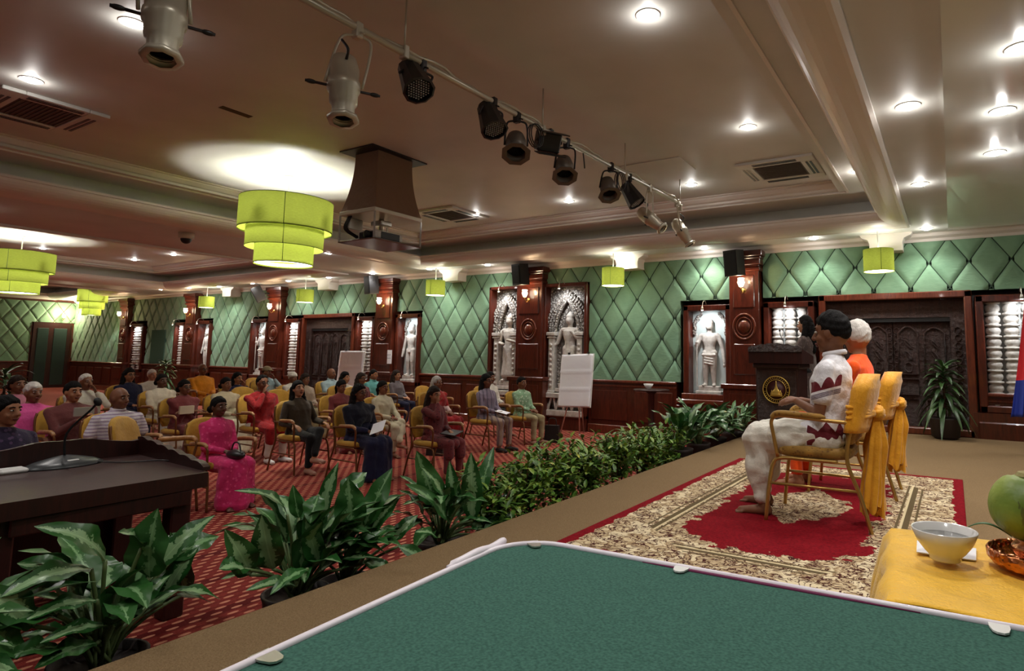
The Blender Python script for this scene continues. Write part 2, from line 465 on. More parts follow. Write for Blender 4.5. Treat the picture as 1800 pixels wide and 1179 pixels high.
# ceilings: a low ceiling with rectangular coffers
def ceil_strips(holes, y0h, y1h):
    mb = MB(); xs = sorted(holes)
    t = (ZC, 4.1)
    mb.box((XE, y1h, t[0]), (4.2, YW+.3, t[1])); mb.box((XE, -5, t[0]), (4.2, y0h, t[1]))
    edges = [XE]
    for a, b in xs: edges += [a, b]
    edges.append(.02)
    for i in range(0, len(edges), 2):
        if edges[i+1]-edges[i] > .01: mb.box((edges[i], y0h, t[0]), (edges[i+1], y1h, t[1]))
    return struct(mb.build('ceiling', M['ceil']))
COF = [(-28.6, -22.4), (-20.3, -12.2), (-9.75, -.48)]
Y0H, Y1H = -3.5, 9.32
ceil_strips(COF, Y0H, Y1H)
struct(MB().box((.02, Y0H, ZC-.03), (4.2, Y1H+.5, 3.9)).build('ceiling', M['gloss']))
def ringband(prof, rect):
    """prof: list of (inset, z); rect x0,x1,y0,y1 -> swept rectangular moulding"""
    x0, x1, y0, y1 = rect; mb = MB(); rs = []
    for d, z in prof: rs.append([(x0+d, y0+d, z), (x1-d, y0+d, z), (x1-d, y1-d, z), (x0+d, y1-d, z)])
    n = 4; vs = [p for r in rs for p in r]; fs = []
    for i in range(len(rs)-1):
        for j in range(4): k = (j+1) % 4; fs.append((i*4+j, (i+1)*4+j, (i+1)*4+k, i*4+k))
    mb.add(vs, fs, False); return mb
tn = 2
for (a, b) in COF:
    rect = (a, b, Y0H, Y1H)
    # thin fillet, convex cove, lip
    arc = [(.02+.30*math.sin(t*PI/2), ZC-.035+.165*(1-math.cos(t*PI/2))) for t in [i/8 for i in range(9)]]
    prof = [(-.05, ZC-.001), (-.05, ZC-.03), (-.02, ZC-.045), (.01, ZC-.035)] + arc + [(.34, ZC+.135), (.34, ZC+.165), (.30, ZC+.165), (.05, ZC+.19), (.0, ZC+.2)]
    struct(ringband(prof, rect).build('trim_%d' % tn, M['trimw'])); tn += 1
    struct(ringband([(.012, ZC+.15), (.012, Z2), (.74, Z2)], rect).build('ceiling', M['ceil']))
    r2 = (a+.62, b-.62, Y0H+.62, Y1H-.70)
    prof = [(0, Z2+.0), (0, Z2-.02), (.03, Z2-.02), (.03, Z2+.0), (.055, Z2+.02), (.055, Z2+.05), (.085, Z2+.06), (.12, Z2+.10), (.12, Z2+.12), (.15, Z2+.125), (.15, Z3)]
    struct(ringband(prof, r2).build('trim_%d' % tn, M['trimw'])); tn += 1
    struct(MB().box((a+.6, Y0H+.6, Z3), (b-.6, Y1H-.6, Z3+.2)).build('ceiling', M['ceil']))
# cornice along the back wall
mb = MB(); pr = [(YW-.0, ZG-.02), (YW-.03, ZG-.02), (YW-.04, ZG+.02), (YW-.09, ZG+.05), (YW-.11, ZG+.09), (YW-.14, ZG+.1), (YW, ZG+.1)]
mb.rings([[(XE, y, z) for y, z in pr], [(4.2, y, z) for y, z in pr]], True, True, False)
struct(mb.build('trim_%d' % tn, M['trimw'])); tn += 1

# padded green wall with diamond quilting (real pillows)
DW, DH, DX, DZ = .5, .73, -4.99, 2.475
def quilt(name, x0, x1, z0, z1, place, depth=.028):
    """pillowed diamonds clipped to a rectangle; place(x, z, h) -> world point"""
    import bmesh
    mb = MB(); K = 5
    i0 = int((x0-DX)/DW)-2; i1 = int((x1-DX)/DW)+2; j0 = int((z0-DZ)/DH)-2; j1 = int((z1-DZ)/DH)+2
    for i in range(i0, i1+1):
        for j in range(j0, j1+1):
            for (ox, oz) in ((0, .5), (.5, 1.0)):
                cx = DX+(i+ox+.0)*DW; cz = DZ+(j+oz)*DH
                if cx < x0-DW or cx > x1+DW or cz < z0-DH or cz > z1+DH: continue
                def fn(u, v):
                    a = (u-.5)-(v-.5); b = (u-.5)+(v-.5)
                    h = (min(1, 9*min(u, 1-u, v, 1-v)))
                    h = depth*(1-(1-h)**2)
                    return (cx+a*DW*.482, h, cz+b*DH*.485)
                mb.grid(fn, 10, 10)
    me_o = mb.build(name, [M['quilt']], link=False)
    bm = bmesh.new(); bm.from_mesh(me_o.data)
    for co, no in (((x0, 0, 0), (-1, 0, 0)), ((x1, 0, 0), (1, 0, 0)), ((0, 0, z0), (0, 0, -1)), ((0, 0, z1), (0, 0, 1))):
        bmesh.ops.bisect_plane(bm, geom=bm.verts[:]+bm.edges[:]+bm.faces[:], plane_co=co, plane_no=no, clear_outer=True)
    for vv in bm.verts: vv.co = Vector(place(vv.co.x, vv.co.z, vv.co.y))
    bm.to_mesh(me_o.data); bm.free(); me_o.data.update()
    COL.objects.link(me_o)
    return struct(me_o)
def backpl(x, z, h): return (x, YW-h, z)
qn = [0]
def backing(x0, x1, z0, z1):
    struct(MB().box((x0, YW+.0, z0), (x1, YW+.3, z1)).build('wall_back', M['seam']))
    struct(quilt('wall_back', x0, x1, z0, z1, backpl))
UP = 2.42
for x0, x1, z0, z1 in ((-2.66, 4.2, UP, ZG), (-4.12, -3.2, UP, ZG), (-6.0, -4.12, .99, ZG), (-8.47, -6.0, 2.86, ZG), (-10.47, -8.47, .99, ZG),
                       (-11.3, -10.47, UP, ZG), (-15.66, -11.9, UP, ZG), (-17.2, -16.2, UP, ZG), (-19.25, -17.2, .99, ZG), (-20.0, -19.25, UP, ZG),
                       (-24.4, -20.6, UP, ZG), (-23.3, -21.5, .99, UP), (XE, -24.9, .99, ZG)):
    backing(x0, x1, z0, z1)
EY0, EY1 = 8.9, 10.0
quilt('wall_left', -5, EY0-.05, .99, ZG, lambda x, z, h: (XE+.01+h, x, z))
quilt('wall_left', EY0-.05, YW, 2.42, ZG, lambda x, z, h: (XE+.01+h, x, z))
# dado rail and panelled wainscot
mb = MB(); wx = [(-10.47, -8.47), (-6.0, -4.2), (-19.25, -17.2), (-24.4, -20.6), (XE, -24.9), (.35, 4.2), (-12.0, -11.9), (-4.2, -3.3)]
rail = MB()
for a, b in wx:
    top = .99 if not (a == -4.2) else .6
    mb.box((a, YW-.02, 0), (b, YW+.30, top-.03))
    rail.box((a, YW-.07, top-.05), (b, YW+.02, top), .012)
    rail.box((a, YW-.05, 0), (b, YW+.0, .16), .01); rail.box((a, YW-.035, top-.13), (b, YW+.0, top-.09), .008)
    n = max(1, int((b-a)/.62)); wd = (b-a)/n
    for i in range(n):
        mb.box((a+i*wd+.07, YW-.045, .24), (a+(i+1)*wd-.07, YW-.01, top-.19), .02)
struct(mb.build('trim_%d' % tn, M['wood'])); tn += 1
struct(rail.build('baseboard_back', M['woodpale']))
mb = MB().box((XE+.0, -5, 0), (XE+.06, EY0-.05, .94)); mb.box((XE, -5, .93), (XE+.1, EY0-.05, .99), .01)
struct(mb.build('baseboard_left', M['wood']))

# pilasters
def pilaster(xc, hw=.27):
    global tn
    mb = MB()
    y1 = YW+.2
    mb.box((xc-hw, YW-.17, .3), (xc+hw, y1, 3.0), .01)
    mb.box((xc-hw+.07, YW-.19, 1.15), (xc+hw-.07, YW-.15, 1.66), .015)
    mb.box((xc-hw+.07, YW-.19, 2.25), (xc+hw-.07, YW-.15, 2.8), .015)
    o = struct(mb.build('trim_%d' % tn, M['wood'])); tn += 1
    b = MB().box((xc-hw-.1, YW-.24, 0), (xc+hw+.1, y1, .94), .012); b.box((xc-hw-.13, YW-.27, .92), (xc+hw+.13, y1, 1.0), .012)
    b.box((xc-hw-.14, YW-.28, 0), (xc+hw+.14, y1, .14), .012); b.box((xc-hw, YW-.255, .45), (xc+hw, YW-.23, .85), .015)
    b.build('base', M['wood'], o)
    c = MB()
    for z0, z1, e in ((2.86, 2.92, .03), (2.92, 2.96, .015), (2.96, 3.06, .035), (3.06, 3.10, .05), (3.10, 3.2, .075)):
        c.box((xc-hw-e, YW-.18-e, z0), (xc+hw+e, y1, z1), .012)
    c.build('capital', M['wood'], o)
    m = MB(); 
    for r, rr in ((.18, .02), (.13, .012)):
        m.tube([(xc+r*math.cos(a), YW-.175, 1.94+r*1.15*math.sin(a)) for a in [2*PI*i/28 for i in range(28)]], rr, 8, True)
    m.lathe([(.11, 0), (.1, .02), (.05, .035), (.001, .04)], (xc, YW-.165, 1.94), 20, 'y')
    m.build('medallion', M['woodpale'], o)
    return o
PIL = [(-2.94, .25), (-7.34, .32), (-11.6, .29), (-15.95, .28), (-20.3, .28), (-24.65, .26)]
for p, h in PIL: pilaster(p, h)

# sconces
def sconce(xc, label, z=2.6):
    t = thing('wall_sconce', label, 'wall lamp', (xc, YW-.17, z), 0, 'brass wall sconces')
    MB().lathe([(.05, 0), (.055, .012), (.03, .03), (.01, .04)], (0, -.0, -.06), 16, 'y').tube(smoothpts([(0, -.02, -.06), (0, -.09, -.11), (0, -.15, -.05), (0, -.15, .0)]), .008).build('bracket', M['gold'], t)
    MB().lathe([(.03, -.01), (.035, .0), (.06, .06), (.045, .10), (.055, .13)], (0, -.15, 0), 16, cap=False).build('glass_shade', mat('frosted_glass_shade', (1, .95, .85, 1), .3, emit=(1, .86, .62), estr=7), t)
    MB().ell((0, -.15, .05), (.022, .022, .035)).build('bulb', M['warmglow'], t)
    lamp(t, 'POINT', (0, -.22, .1), SCONCE_W, (1, .66, .36), .05)
for (p, h), l in zip(PIL, ('brass sconce glowing on the pilaster behind the podium', 'brass sconce glowing on the pilaster between the two tall arched reliefs',
                      'brass sconce on the pilaster above the taped paper notice', 'brass sconce on the pilaster left of the dark audience-side doorway',
                      'faint brass sconce on the second pilaster from the far left', 'far brass sconce on the leftmost pilaster')):
    sconce(p, l)

t = thing('wall_sconce', 'far brass sconce on the end wall above the dark glass door', 'wall lamp', (XE+.1, 9.7, 2.62), PI/2, 'brass wall sconces')
MB().tube(smoothpts([(0, 0, -.06), (0, -.09, -.11), (0, -.15, -.05), (0, -.15, .0)]), .008).build('bracket', M['gold'], t)
MB().ell((0, -.15, .05), (.05, .05, .07)).build('bulb', M['warmglow'], t); lamp(t, 'POINT', (0, -.3, .1), SCONCE_W*4, (1, .8, .55), .05)
# loudspeakers on brackets at the capitals
def wallspeaker(p, rz, tilt, label, w=.26, h=.42):
    t = thing('wall_speaker', label, 'speaker', p, rz, 'black loudspeakers on the pilasters')
    mb = MB().prism([(-w/2, -.13), (w/2, -.13), (w/2*.75, .12), (-w/2*.75, .12)], -h/2, h/2, 'xy'); mb.xf(Matrix.Rotation(tilt, 4, 'X'))
    mb.build('cabinet', M['black'], t)
    g = MB().box((-w/2+.02, -.14, -h/2+.03), (w/2-.02, -.128, h/2-.03), .005).xf(Matrix.Rotation(tilt, 4, 'X')); g.build('grille', M['blackm'], t)
    MB().tube([(0, .05, 0), (0, .26, .03)], .018).build('bracket', M['blackm'], t)
wallspeaker((-7.36, 9.72, 3.03), -.25, .12, 'black loudspeaker on the pilaster between the arched reliefs')
wallspeaker((-3.0, 9.72, 2.97), -.35, .12, 'black loudspeaker on the pilaster behind the podium')
wallspeaker((-11.75, 9.72, 3.03), -.2, .1, 'black loudspeaker above the taped notice pilaster')
wallspeaker((-16.3, 9.72, 3.0), -.5, .5, 'black loudspeaker tilted sharply on the far pilaster left of the dark doorway')

# doors, frames
def frame(x0, x1, z0, z1, wdt=.09, y=YW, dp=.09, m=None, bottom=True, name=None):
    global tn
    mb = MB(); b = .014
    mb.box((x0, y-dp, z1-wdt), (x1, y+.2, z1), b)
    if bottom: mb.box((x0, y-dp, z0), (x1, y+.2, z0+wdt), b)
    mb.box((x0, y-dp, z0), (x0+wdt, y+.2, z1), b); mb.box((x1-wdt, y-dp, z0), (x1, y+.2, z1), b)
    o = struct(mb.build(name or 'trim_%d' % tn, m or M['woodpale'])); tn += (0 if name else 1)
    return o
def carved_door(n, x0, x1, z0, z1, leaves=2):
    """carved wooden leaves in a carved surround"""
    mb = MB(); sw = .18 if z0 > .1 else .22
    mb.box((x0, YW-.0, z1-.27), (x1, YW+.2, z1)); mb.box((x0, YW-.0, z0), (x0+sw, YW+.2, z1-.27)); mb.box((x1-sw, YW, z0), (x1, YW+.2, z1-.27))
    d = struct(mb.build('door_%d' % n, M['carve']))
    MB().box((x0+sw, YW+.02, z1-.33), (x1-sw, YW+.28, z1-.27)).build('track_recess', M['black'], d)
    lw = (x1-x0-2*sw)/leaves
    for i in range(leaves):
        a = x0+sw+i*lw; lf = MB().box((a+.006, YW+.06, z0), (a+lw-.006, YW+.12, z1-.3))
        leaf = lf.build('door_leaf', M['carve'], d)
        pn = MB(); pw = lw/2
        for k in range(2):
            p0 = a+.07+k*(pw-.03); p1 = p0+pw-.12
            zt = z1-.50
            top = [(p0+(p1-p0)*t, zt+.10*math.sin(PI*t)*(1 if (k+i) % 2 else .8)) for t in [q/10 for q in range(11)]]
            loop = [(p0, z0+.85)]+top+[(p1, z0+.85)]
            pts = [(x, YW+.055, z) for x, z in loop]
            pn.tube(pts+[pts[0]], .016, 6)
            for zz0, zz1 in ((z0+.55, z0+.78), (z0+.1, z0+.48)):
                q = [(p0, YW+.055, zz0), (p1, YW+.055, zz0), (p1, YW+.055, zz1), (p0, YW+.055, zz1)]
                pn.tube(q, .013, 6, True)
            for s in range(5):
                zc = z0+.95+s*.17
                if zc > zt-.05: break
                c = (p0+p1)/2
                pn.tube([(c+.05*(1+.3*math.sin(6*t))*math.cos(t+s), YW+.055, zc+.07*math.sin(t)) for t in [2*PI*q/14 for q in range(14)]], .008, 5, True)
        pn.build('carved_panel', M['carve'], leaf)
    rb = MB()
    for i in range(int((z1-z0-.3)/.11)):
        for xx in (x0+sw*.5, x1-sw*.5, (x0+x1)/2-.05, (x0+x1)/2+.05):
            rb.tube([(xx+.04*math.cos(t), YW-.005 if abs(xx-(x0+x1)/2) > .2 else YW+.055, z0+.06+i*.11+.045*math.sin(t)) for t in [2*PI*q/8 for q in range(8)]], .006, 4, True)
    rb.build('carved_border', M['carve'], d)
    return d
struct(frame(-1.78, .27, HS, UP, .10, m=M['woodpale']))
carved_door(1, -1.68, .17, HS, UP-.1)
frame(-14.85, -12.75, 0, UP, .1)
carved_door(2, -14.75, -12.85, 0, UP-.1)
# white sensor at the foot of the stage door
tag(MB().box((-.75, YW-.06, HS), (-.68, YW-.0, HS+.04), .008).build('door_stopper', M['white']), 'tiny white stopper at the foot of the carved stage door', 'door stopper')

# baluster windows
def balprof(z0, z1, r):
    p = []; n = max(3, int((z1-z0)/.155)); h = (z1-z0)/n
    for i in range(n):
        b = z0+i*h
        p += [(r, b), (r, b+h*.08), (r*.72, b+h*.12), (r*.70, b+h*.18), (r*.86, b+h*.3), (r*.93, b+h*.5), (r*.84, b+h*.7), (r*.66, b+h*.8), (r*.66, b+h*.88), (r, b+h*.93)]
    return p+[(r, z1)]
wn = [1]
def hooklamp(x, z, label, parent=None):
    t = thing('picture_lamp', label, 'picture lamp', (x, YW-.09, z), 0, 'small hooked picture lamps')
    MB().tube(smoothpts([(0, 0, 0), (.0, -.07, .05), (0, -.16, .03), (0, -.20, -.06)]), .006, 6).build('arm', M['steel'], t)
    MB().lathe([(.012, .03), (.02, .0), (.026, -.035)], (0, -.2, -.08), 10).build('lamp_head', M['steel'], t)
    MB().lathe([(.018, 0), (.001, -.003)], (0, -.2, -.118), 10).build('bulb', M['glow'], t)
    l = lamp(t, 'SPOT', (0, -.2, -.14), NICHE_W, (.95, .97, 1.0), .03, (0, 0, 0), 120, .6)
    l.rotation_euler = (math.radians(42), 0, 0)
def baluster_window(x0, x1, z0, z1, n, lamp_label=None, wall_y=YW):
    o = frame(x0-.10, x1+.10, z0-.1, z1+.1, .10, m=M['wood'], name='window_%d' % wn[0]); wn[0] += 1
    MB().box((x0, YW+.17, z0), (x1, YW+.2, z1)).build('backing_panel', mat('pale_backing', hexc(190, 192, 190), .8), o)
    wd = (x1-x0)/n
    for i in range(n):
        MB().lathe(balprof(z0, z1, wd*.47), (x0+(i+.5)*wd, YW+.075, 0), 18).build('baluster', M['stone'], o)
    MB().box((x0-.18, YW-.10, 0), (x1+.18, YW+.28, z0-.1)).box((x0-.13, YW-.125, .2), (x1+.13, YW-.09, z0-.22), .02).build('apron_panel', M['wood'], o)
    if lamp_label: hooklamp((x0+x1)/2, z1+.13, lamp_label)
baluster_window(-2.55, -1.95, .82, 2.24, 3, 'hooked lamp over the bright baluster window behind the podium')
baluster_window(.40, 1.25, .82, 2.24, 4, 'hooked lamp over the bright baluster window beside the flag')
baluster_window(-12.6, -12.1, .8, 2.22, 2, 'hooked lamp over the baluster window right of the audience-side doorway')
baluster_window(-15.5, -15.0, .8, 2.22, 2, 'hooked lamp over the dim baluster window left of the audience-side doorway')
baluster_window(-21.3, -20.85, .8, 2.22, 2, 'hooked lamp over the nearer narrow baluster window at the far left')
baluster_window(-24.2, -23.5, .8, 2.22, 2, 'hooked lamp over the farthest baluster window at the far left')

# statues
def figure_mb(h, lean=0, male=True, robe=False):
    mb = MB(); k = h/1.0
    P = lambda x, y, z: (x*k, y*k, z*k)
    mb.ell(P(0, 0, .90), (.055*k, .055*k, .068*k)); mb.lathe([(.05*k, 0), (.045*k, .03*k), (.03*k, .06*k), (.008*k, .09*k)], P(0, 0, .94), 12)
    mb.cap(P(0, 0, .80), .028*k, P(0, 0, .86), .028*k)
    mb.cap(P(-.09, 0, .76), .035*k, P(.09, 0, .76), .035*k)
    mb.loft([(0, 0, .48*k, .055*k, .075*k), (0, 0, .56*k, .05*k, .062*k), (0, 0, .66*k, .055*k, .085*k), (0, 0, .76*k, .05*k, .105*k), (0, 0, .79*k, .03*k, .07*k)])
    # loft builds depth along x: swap to face -y later
    if robe:
        mb.loft([(0, 0, .08*k, .075*k, .13*k), (0, 0, .3*k, .065*k, .105*k), (0, 0, .5*k, .06*k, .085*k)])
    for s in (-1, 1):
        mb.cap(P(.0, 0, .5) if 0 else (s*.0, 0, 0), .001, (0, 0, .001), .001)
        mb.cap(P(s*.045, 0, .50), .052*k, P(s*.05, 0, .28), .04*k); mb.cap(P(s*.05, 0, .28), .04*k, P(s*.055, 0, .05), .026*k)
        mb.cap(P(s*.055, -.0, .03), .025*k, P(s*.07, -.06, .02), .02*k)
    return mb
def swapxy(mb, start=0): return mb
def statue(xc, z0, z1, label, style=0, yy=YW+.06, hw=.33):
    t = thing('relief_statue', label, 'statue', (xc, yy, z0), 0, 'stone figures in the wall niches')
    h = (z1-z0)*.80
    mb = MB(); k = h
    def P(x, y, z): return (x*k, y*k, z*k)
    mb.ell(P(0, -.01, .90), (.05*k, .055*k, .065*k)); mb.lathe([(.052*k, 0), (.05*k, .025*k), (.035*k, .05*k), (.01*k, .085*k)], P(0, 0, .945), 12)
    mb.cap(P(0, 0, .80), .03*k, P(0, 0, .87), .03*k); mb.cap(P(-.095, 0, .765), .037*k, P(.095, 0, .765), .037*k)
    n = 18
    secs = [(.46, .085, .06), (.54, .072, .052), (.60, .07, .05), (.68, .095, .058), (.75, .105, .055), (.80, .06, .035)]
    mb.rings([[(a*k*math.cos(2*PI*i/n), b*k*math.sin(2*PI*i/n), z*k) for i in range(n)] for z, a, b in secs])
    if style in (1, 2):
        secs = [(.06, .11, .06), (.10, .125, .07), (.3, .10, .06), (.48, .088, .06)]
        mb.rings([[(a*k*math.cos(2*PI*i/n)*(1+.06*math.sin(i*3)), b*k*math.sin(2*PI*i/n), z*k) for i in range(n)] for z, a, b in secs])
    for s in (-1, 1):
        mb.cap(P(s*.045, 0, .50), .055*k, P(s*.05, -.01, .28), .043*k); mb.cap(P(s*.05, -.01, .28), .042*k, P(s*.055, 0, .05), .026*k)
        mb.cap(P(s*.055, 0, .025), .026*k, P(s*.07, -.06, .018), .02*k)
    if style == 0:    # staff hand and hanging hand
        mb.cap(P(-.12, 0, .75), .032*k, P(-.16, -.02, .60), .026*k); mb.cap(P(-.16, -.02, .6), .026*k, P(-.15, -.06, .66), .02*k)
        mb.cap(P(-.15, -.06, .0), .008*k, P(-.15, -.06, .78), .010*k)
        mb.cap(P(.12, 0, .75), .032*k, P(.17, 0, .56), .026*k); mb.cap(P(.17, 0, .56), .025*k, P(.20, -.03, .36), .02*k); mb.ell(P(.2, -.03, .32), (.022*k, .02*k, .04*k))
        for q in range(4): mb.cap(P(-.05, -.055, .47-.04*q), .012*k, P(.05, -.055, .45-.04*q), .012*k)
        mb.cap(P(-.08, -.05, .47), .018*k, P(.08, -.05, .47), .018*k)
    elif style == 1:
        mb.cap(P(-.12, 0, .75), .032*k, P(-.15, -.03, .58), .026*k); mb.cap(P(-.15, -.03, .58), .026*k, P(-.03, -.1, .56), .02*k)
        mb.cap(P(.12, 0, .75), .032*k, P(.16, -.03, .58), .026*k); mb.cap(P(.16, -.03, .58), .026*k, P(.04, -.1, .62), .02*k)
    elif style == 2:
        mb.cap(P(-.12, 0, .75), .032*k, P(-.18, 0, .58), .026*k); mb.cap(P(-.18, 0, .58), .026*k, P(-.26, -.04, .50), .02*k)
        mb.cap(P(.12, 0, .75), .032*k, P(.17, -.03, .60), .026*k); mb.cap(P(.17, -.03, .60), .026*k, P(.06, -.08, .74), .02*k)
    else:
        mb.cap(P(-.12, 0, .75), .032*k, P(-.17, 0, .56), .026*k); mb.cap(P(-.17, 0, .56), .026*k, P(-.18, -.03, .38), .02*k)
        mb.cap(P(.12, 0, .75), .032*k, P(.17, -.03, .80), .026*k); mb.cap(P(.17, -.03, .8), .026*k, P(.14, -.04, .95), .02*k); mb.cap(P(.15, -.05, .1), .009*k, P(.15, -.05, 1.0), .009*k)
    dz = (z1-z0)*.09
    mb.v = [(x*1.18, y*1.15, z+dz) for x, y, z in mb.v]
    f = remesh(mb, 'figure', M['stone'], t, .011, 1)
    b = MB().box((-.2*k, -.1, .0), (.2*k, .08, dz*.45), .01); b.box((-.16*k, -.08, dz*.4), (.16*k, .08, dz+.01), .01)
    b.build('pedestal', M['stone'], t)
    return t
def archmb(hw, zs, ztop, y):
    """pointed arch made of a ring of carved flames"""
    mb = MB(); n = 26
    def pt(t, o=0):
        a = t*PI; x = -math.cos(a)*(hw+o); z = zs+(math.sin(a)**.8)*(ztop-zs)*(.80)+ (1-abs(math.cos(a)))**2*(ztop-zs)*.2 + o*.8
        return Vector((x, y, z))
    mb.tube([pt(i/n) for i in range(n+1)], .035, 8); mb.tube([pt(i/n, .07) for i in range(n+1)], .025, 8)
    rnd = random.Random(3)
    for i in range(n+1):
        p = pt(i/n, .12); mb.ell(p+Vector((0, -.01, 0)), (.035, .03, .05), 8, 5)
        p = pt(i/n, .19); mb.ell(p, (.03, .02, .04), 8, 5)
    return mb
def niche(x0, x1, z0, z1, style, label, lamplab, bg=None):
    frame(x0-.09, x1+.09, z0-.09, z1+.09, .1, m=M['wood'])
    o = MB().box((x0, YW+.14, z0), (x1, YW+.2, z1)).build('wall_back', bg or mat('pale_blue_plaster', hexc(196, 208, 206), .8)); struct(o)
    xc = (x0+x1)/2; t = statue(xc, z0, z1, label, style, YW+.07)
    a = MB(); rnd = random.Random(int(x0*10))
    for s in (-1, 1):
        for q in range(16):
            a.ell((s*((x1-x0)/2-.03-.05*rnd.random()-.02*max(0, q-9)), .05, (z1-z0)*(.72+.26*q/16)+.0), (.03, .03, .035), 7, 5)
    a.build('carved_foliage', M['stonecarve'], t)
    if z0 > .5 and x0 > -5:
        s_ = MB().box((x0-.2, YW-.16, z0-.17), (x1+.14, YW+.1, z0-.09), .012); s_.box((x0-.12, YW-.1, z0-.09), (x1+.08, YW+.1, z0-.0+.01), .01)
        s_.box((x0-.12, YW-.08, 0), (x1+.1, YW+.3, z0-.17))
        global tn
        struct(s_.build('trim_%d' % tn, M['woodpale'])); tn += 1
    else:
        struct(MB().box((x0-.09, YW-.05, 0), (x1+.09, YW+.3, z0-.09)).build('trim_%d' % tn, M['wood'])); tn += 1
    hooklamp(xc, z1+.1, lamplab)
niche(-3.96, -3.28, .80, 2.24, 0, 'pale stone warrior statue with a staff, in the niche left of the podium', 'hooked lamp over the warrior statue niche beside the podium')
niche(-11.2, -10.56, .78, 2.26, 3, 'pale stone figure raising an arm, in the niche right of the taped notice', 'hooked lamp over the statue niche right of the taped notice')
niche(-17.1, -16.45, .78, 2.26, 0, 'pale stone figure in the narrow niche left of the far sconce pilaster', 'hooked lamp over the narrow niche left of the far sconce')
niche(-19.95, -19.35, .78, 2.26, 3, 'pale carved figure in the farthest niche, above the orange-robed man', 'hooked lamp over the farthest statue niche')
def relief(x0, x1, z0, z1, style, label, lamplab):
    frame(x0-.06, x1+.06, z0-.07, z1+.06, .07, m=M['wood'])
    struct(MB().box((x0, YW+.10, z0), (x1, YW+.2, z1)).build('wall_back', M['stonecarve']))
    xc = (x0+x1)/2; hw = (x1-x0)/2
    struct(MB().box((x0-.06, YW-.05, 0), (x1+.06, YW+.3, z0-.07)).build('trim_%d' % tn, M['wood']))
    t = statue(xc+.06, z0+.42, z1-.35, label, style, YW+.05)
    dz = -(.42)
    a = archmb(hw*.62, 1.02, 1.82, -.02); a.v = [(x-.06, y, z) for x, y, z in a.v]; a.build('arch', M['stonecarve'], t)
    c = MB()
    for s in (-1, 1):
        x = s*(hw-.13)-.06
        c.box((x-.06, -.10, -.05), (x+.06, .06, 1.15), .01); c.box((x-.10, -.13, 1.1), (x+.10, .06, 1.17), .01); c.box((x-.085, -.12, 1.05), (x+.085, .06, 1.08), .01)
        c.box((x-.09, -.13, -.1), (x+.09, .06, .02), .01)
        for q in range(9): c.ell((x, -.105, .12+q*.1), (.035, .02, .035), 8, 5)
    c.build('colonnettes', M['stone'], t)
    b = MB().box((x0-xc-.05, -.16, -.12), (x1-xc-.07, .06, -.02), .012).box((x0-xc-.06, -.14, dz-.05), (x1-xc-.07, .06, dz+.07), .012)
    n = 5
    for i in range(n):
        xx = x0-xc-.0+(i+.5)*(x1-x0)/n-.06
        b.cap((xx-.06, -.08, -.12), .025, (xx, -.1, dz+.06), .02); b.cap((xx+.06, -.08, -.12), .025, (xx, -.1, dz+.06), .02)
    b.build('carved_base', M['stone'], t)
    bk = MB(); bk.prism([(-hw*.5, .2), (hw*.35, .2), (hw*.35, 1.1), (-.05, 1.7), (-hw*.5, 1.1)], .03, .05); bk.build('recess_shade_panel', mat('shade_painted_stone', hexc(90, 84, 78), .9), t)  # flat dark panel; its colour stands in for shade under the arch
    hooklamp(xc, z1+.04, lamplab)
relief(-8.4, -7.67, .30, 2.80, 1, 'tall carved stone relief of a robed figure under an arch, left of the sconce pilaster', 'hooked lamp over the left arched relief')
relief(-7.0, -6.08, .30, 2.80, 2, 'tall carved stone relief of a figure under an arch, behind the flip chart', 'hooked lamp over the right arched relief')

# door in the far end wall
d = MB().box((XE, EY0, 0), (XE+.08, EY1, 2.41)); d = struct(d.build('door_3', M['darkwood']))
MB().box((XE+.08, EY0+.12, .1), (XE+.1, EY0+.45, 2.2), .01).box((XE+.08, EY0+.6, .1), (XE+.1, EY1-.1, 2.2), .01).build('door_leaf', mat('dark_glass', (.03, .05, .045, 1), .12), d)
struct(MB().box((-22.9, YW-.05, .99), (-22.0, YW+.02, 2.1), .01).build('window_9', mat('tinted_glass', (.06, .12, .09, 1), .1)))

# corbels (white plaster brackets at beam ends)
for x, l in ((-.78, 'right of the stage loudspeaker, above the rightmost pendant'), (-5.06, 'behind the pendant above the flip chart'), (-9.39, 'over the bright green panel left of the arched reliefs'),
             (-13.73, 'above the audience-side doorway'), (-18.14, 'near the far left pendant')):
    mb = MB(); hw = .22
    prof = [(hw*1.6, ZC), (hw*1.5, ZC-.04), (hw*1.1, ZC-.08), (hw, ZC-.14), (hw, ZC-.26)]
    poly = [(-a, z) for a, z in prof]+[(a, z) for a, z in prof[::-1]]
    mb.prism([(x+a, z) for a, z in poly], YW-.3, YW-.0, 'xz')
    tag(mb.build('plaster_corbel', M['trimw']), 'white plaster bracket under the ceiling ' + l, 'bracket', 'white plaster brackets')

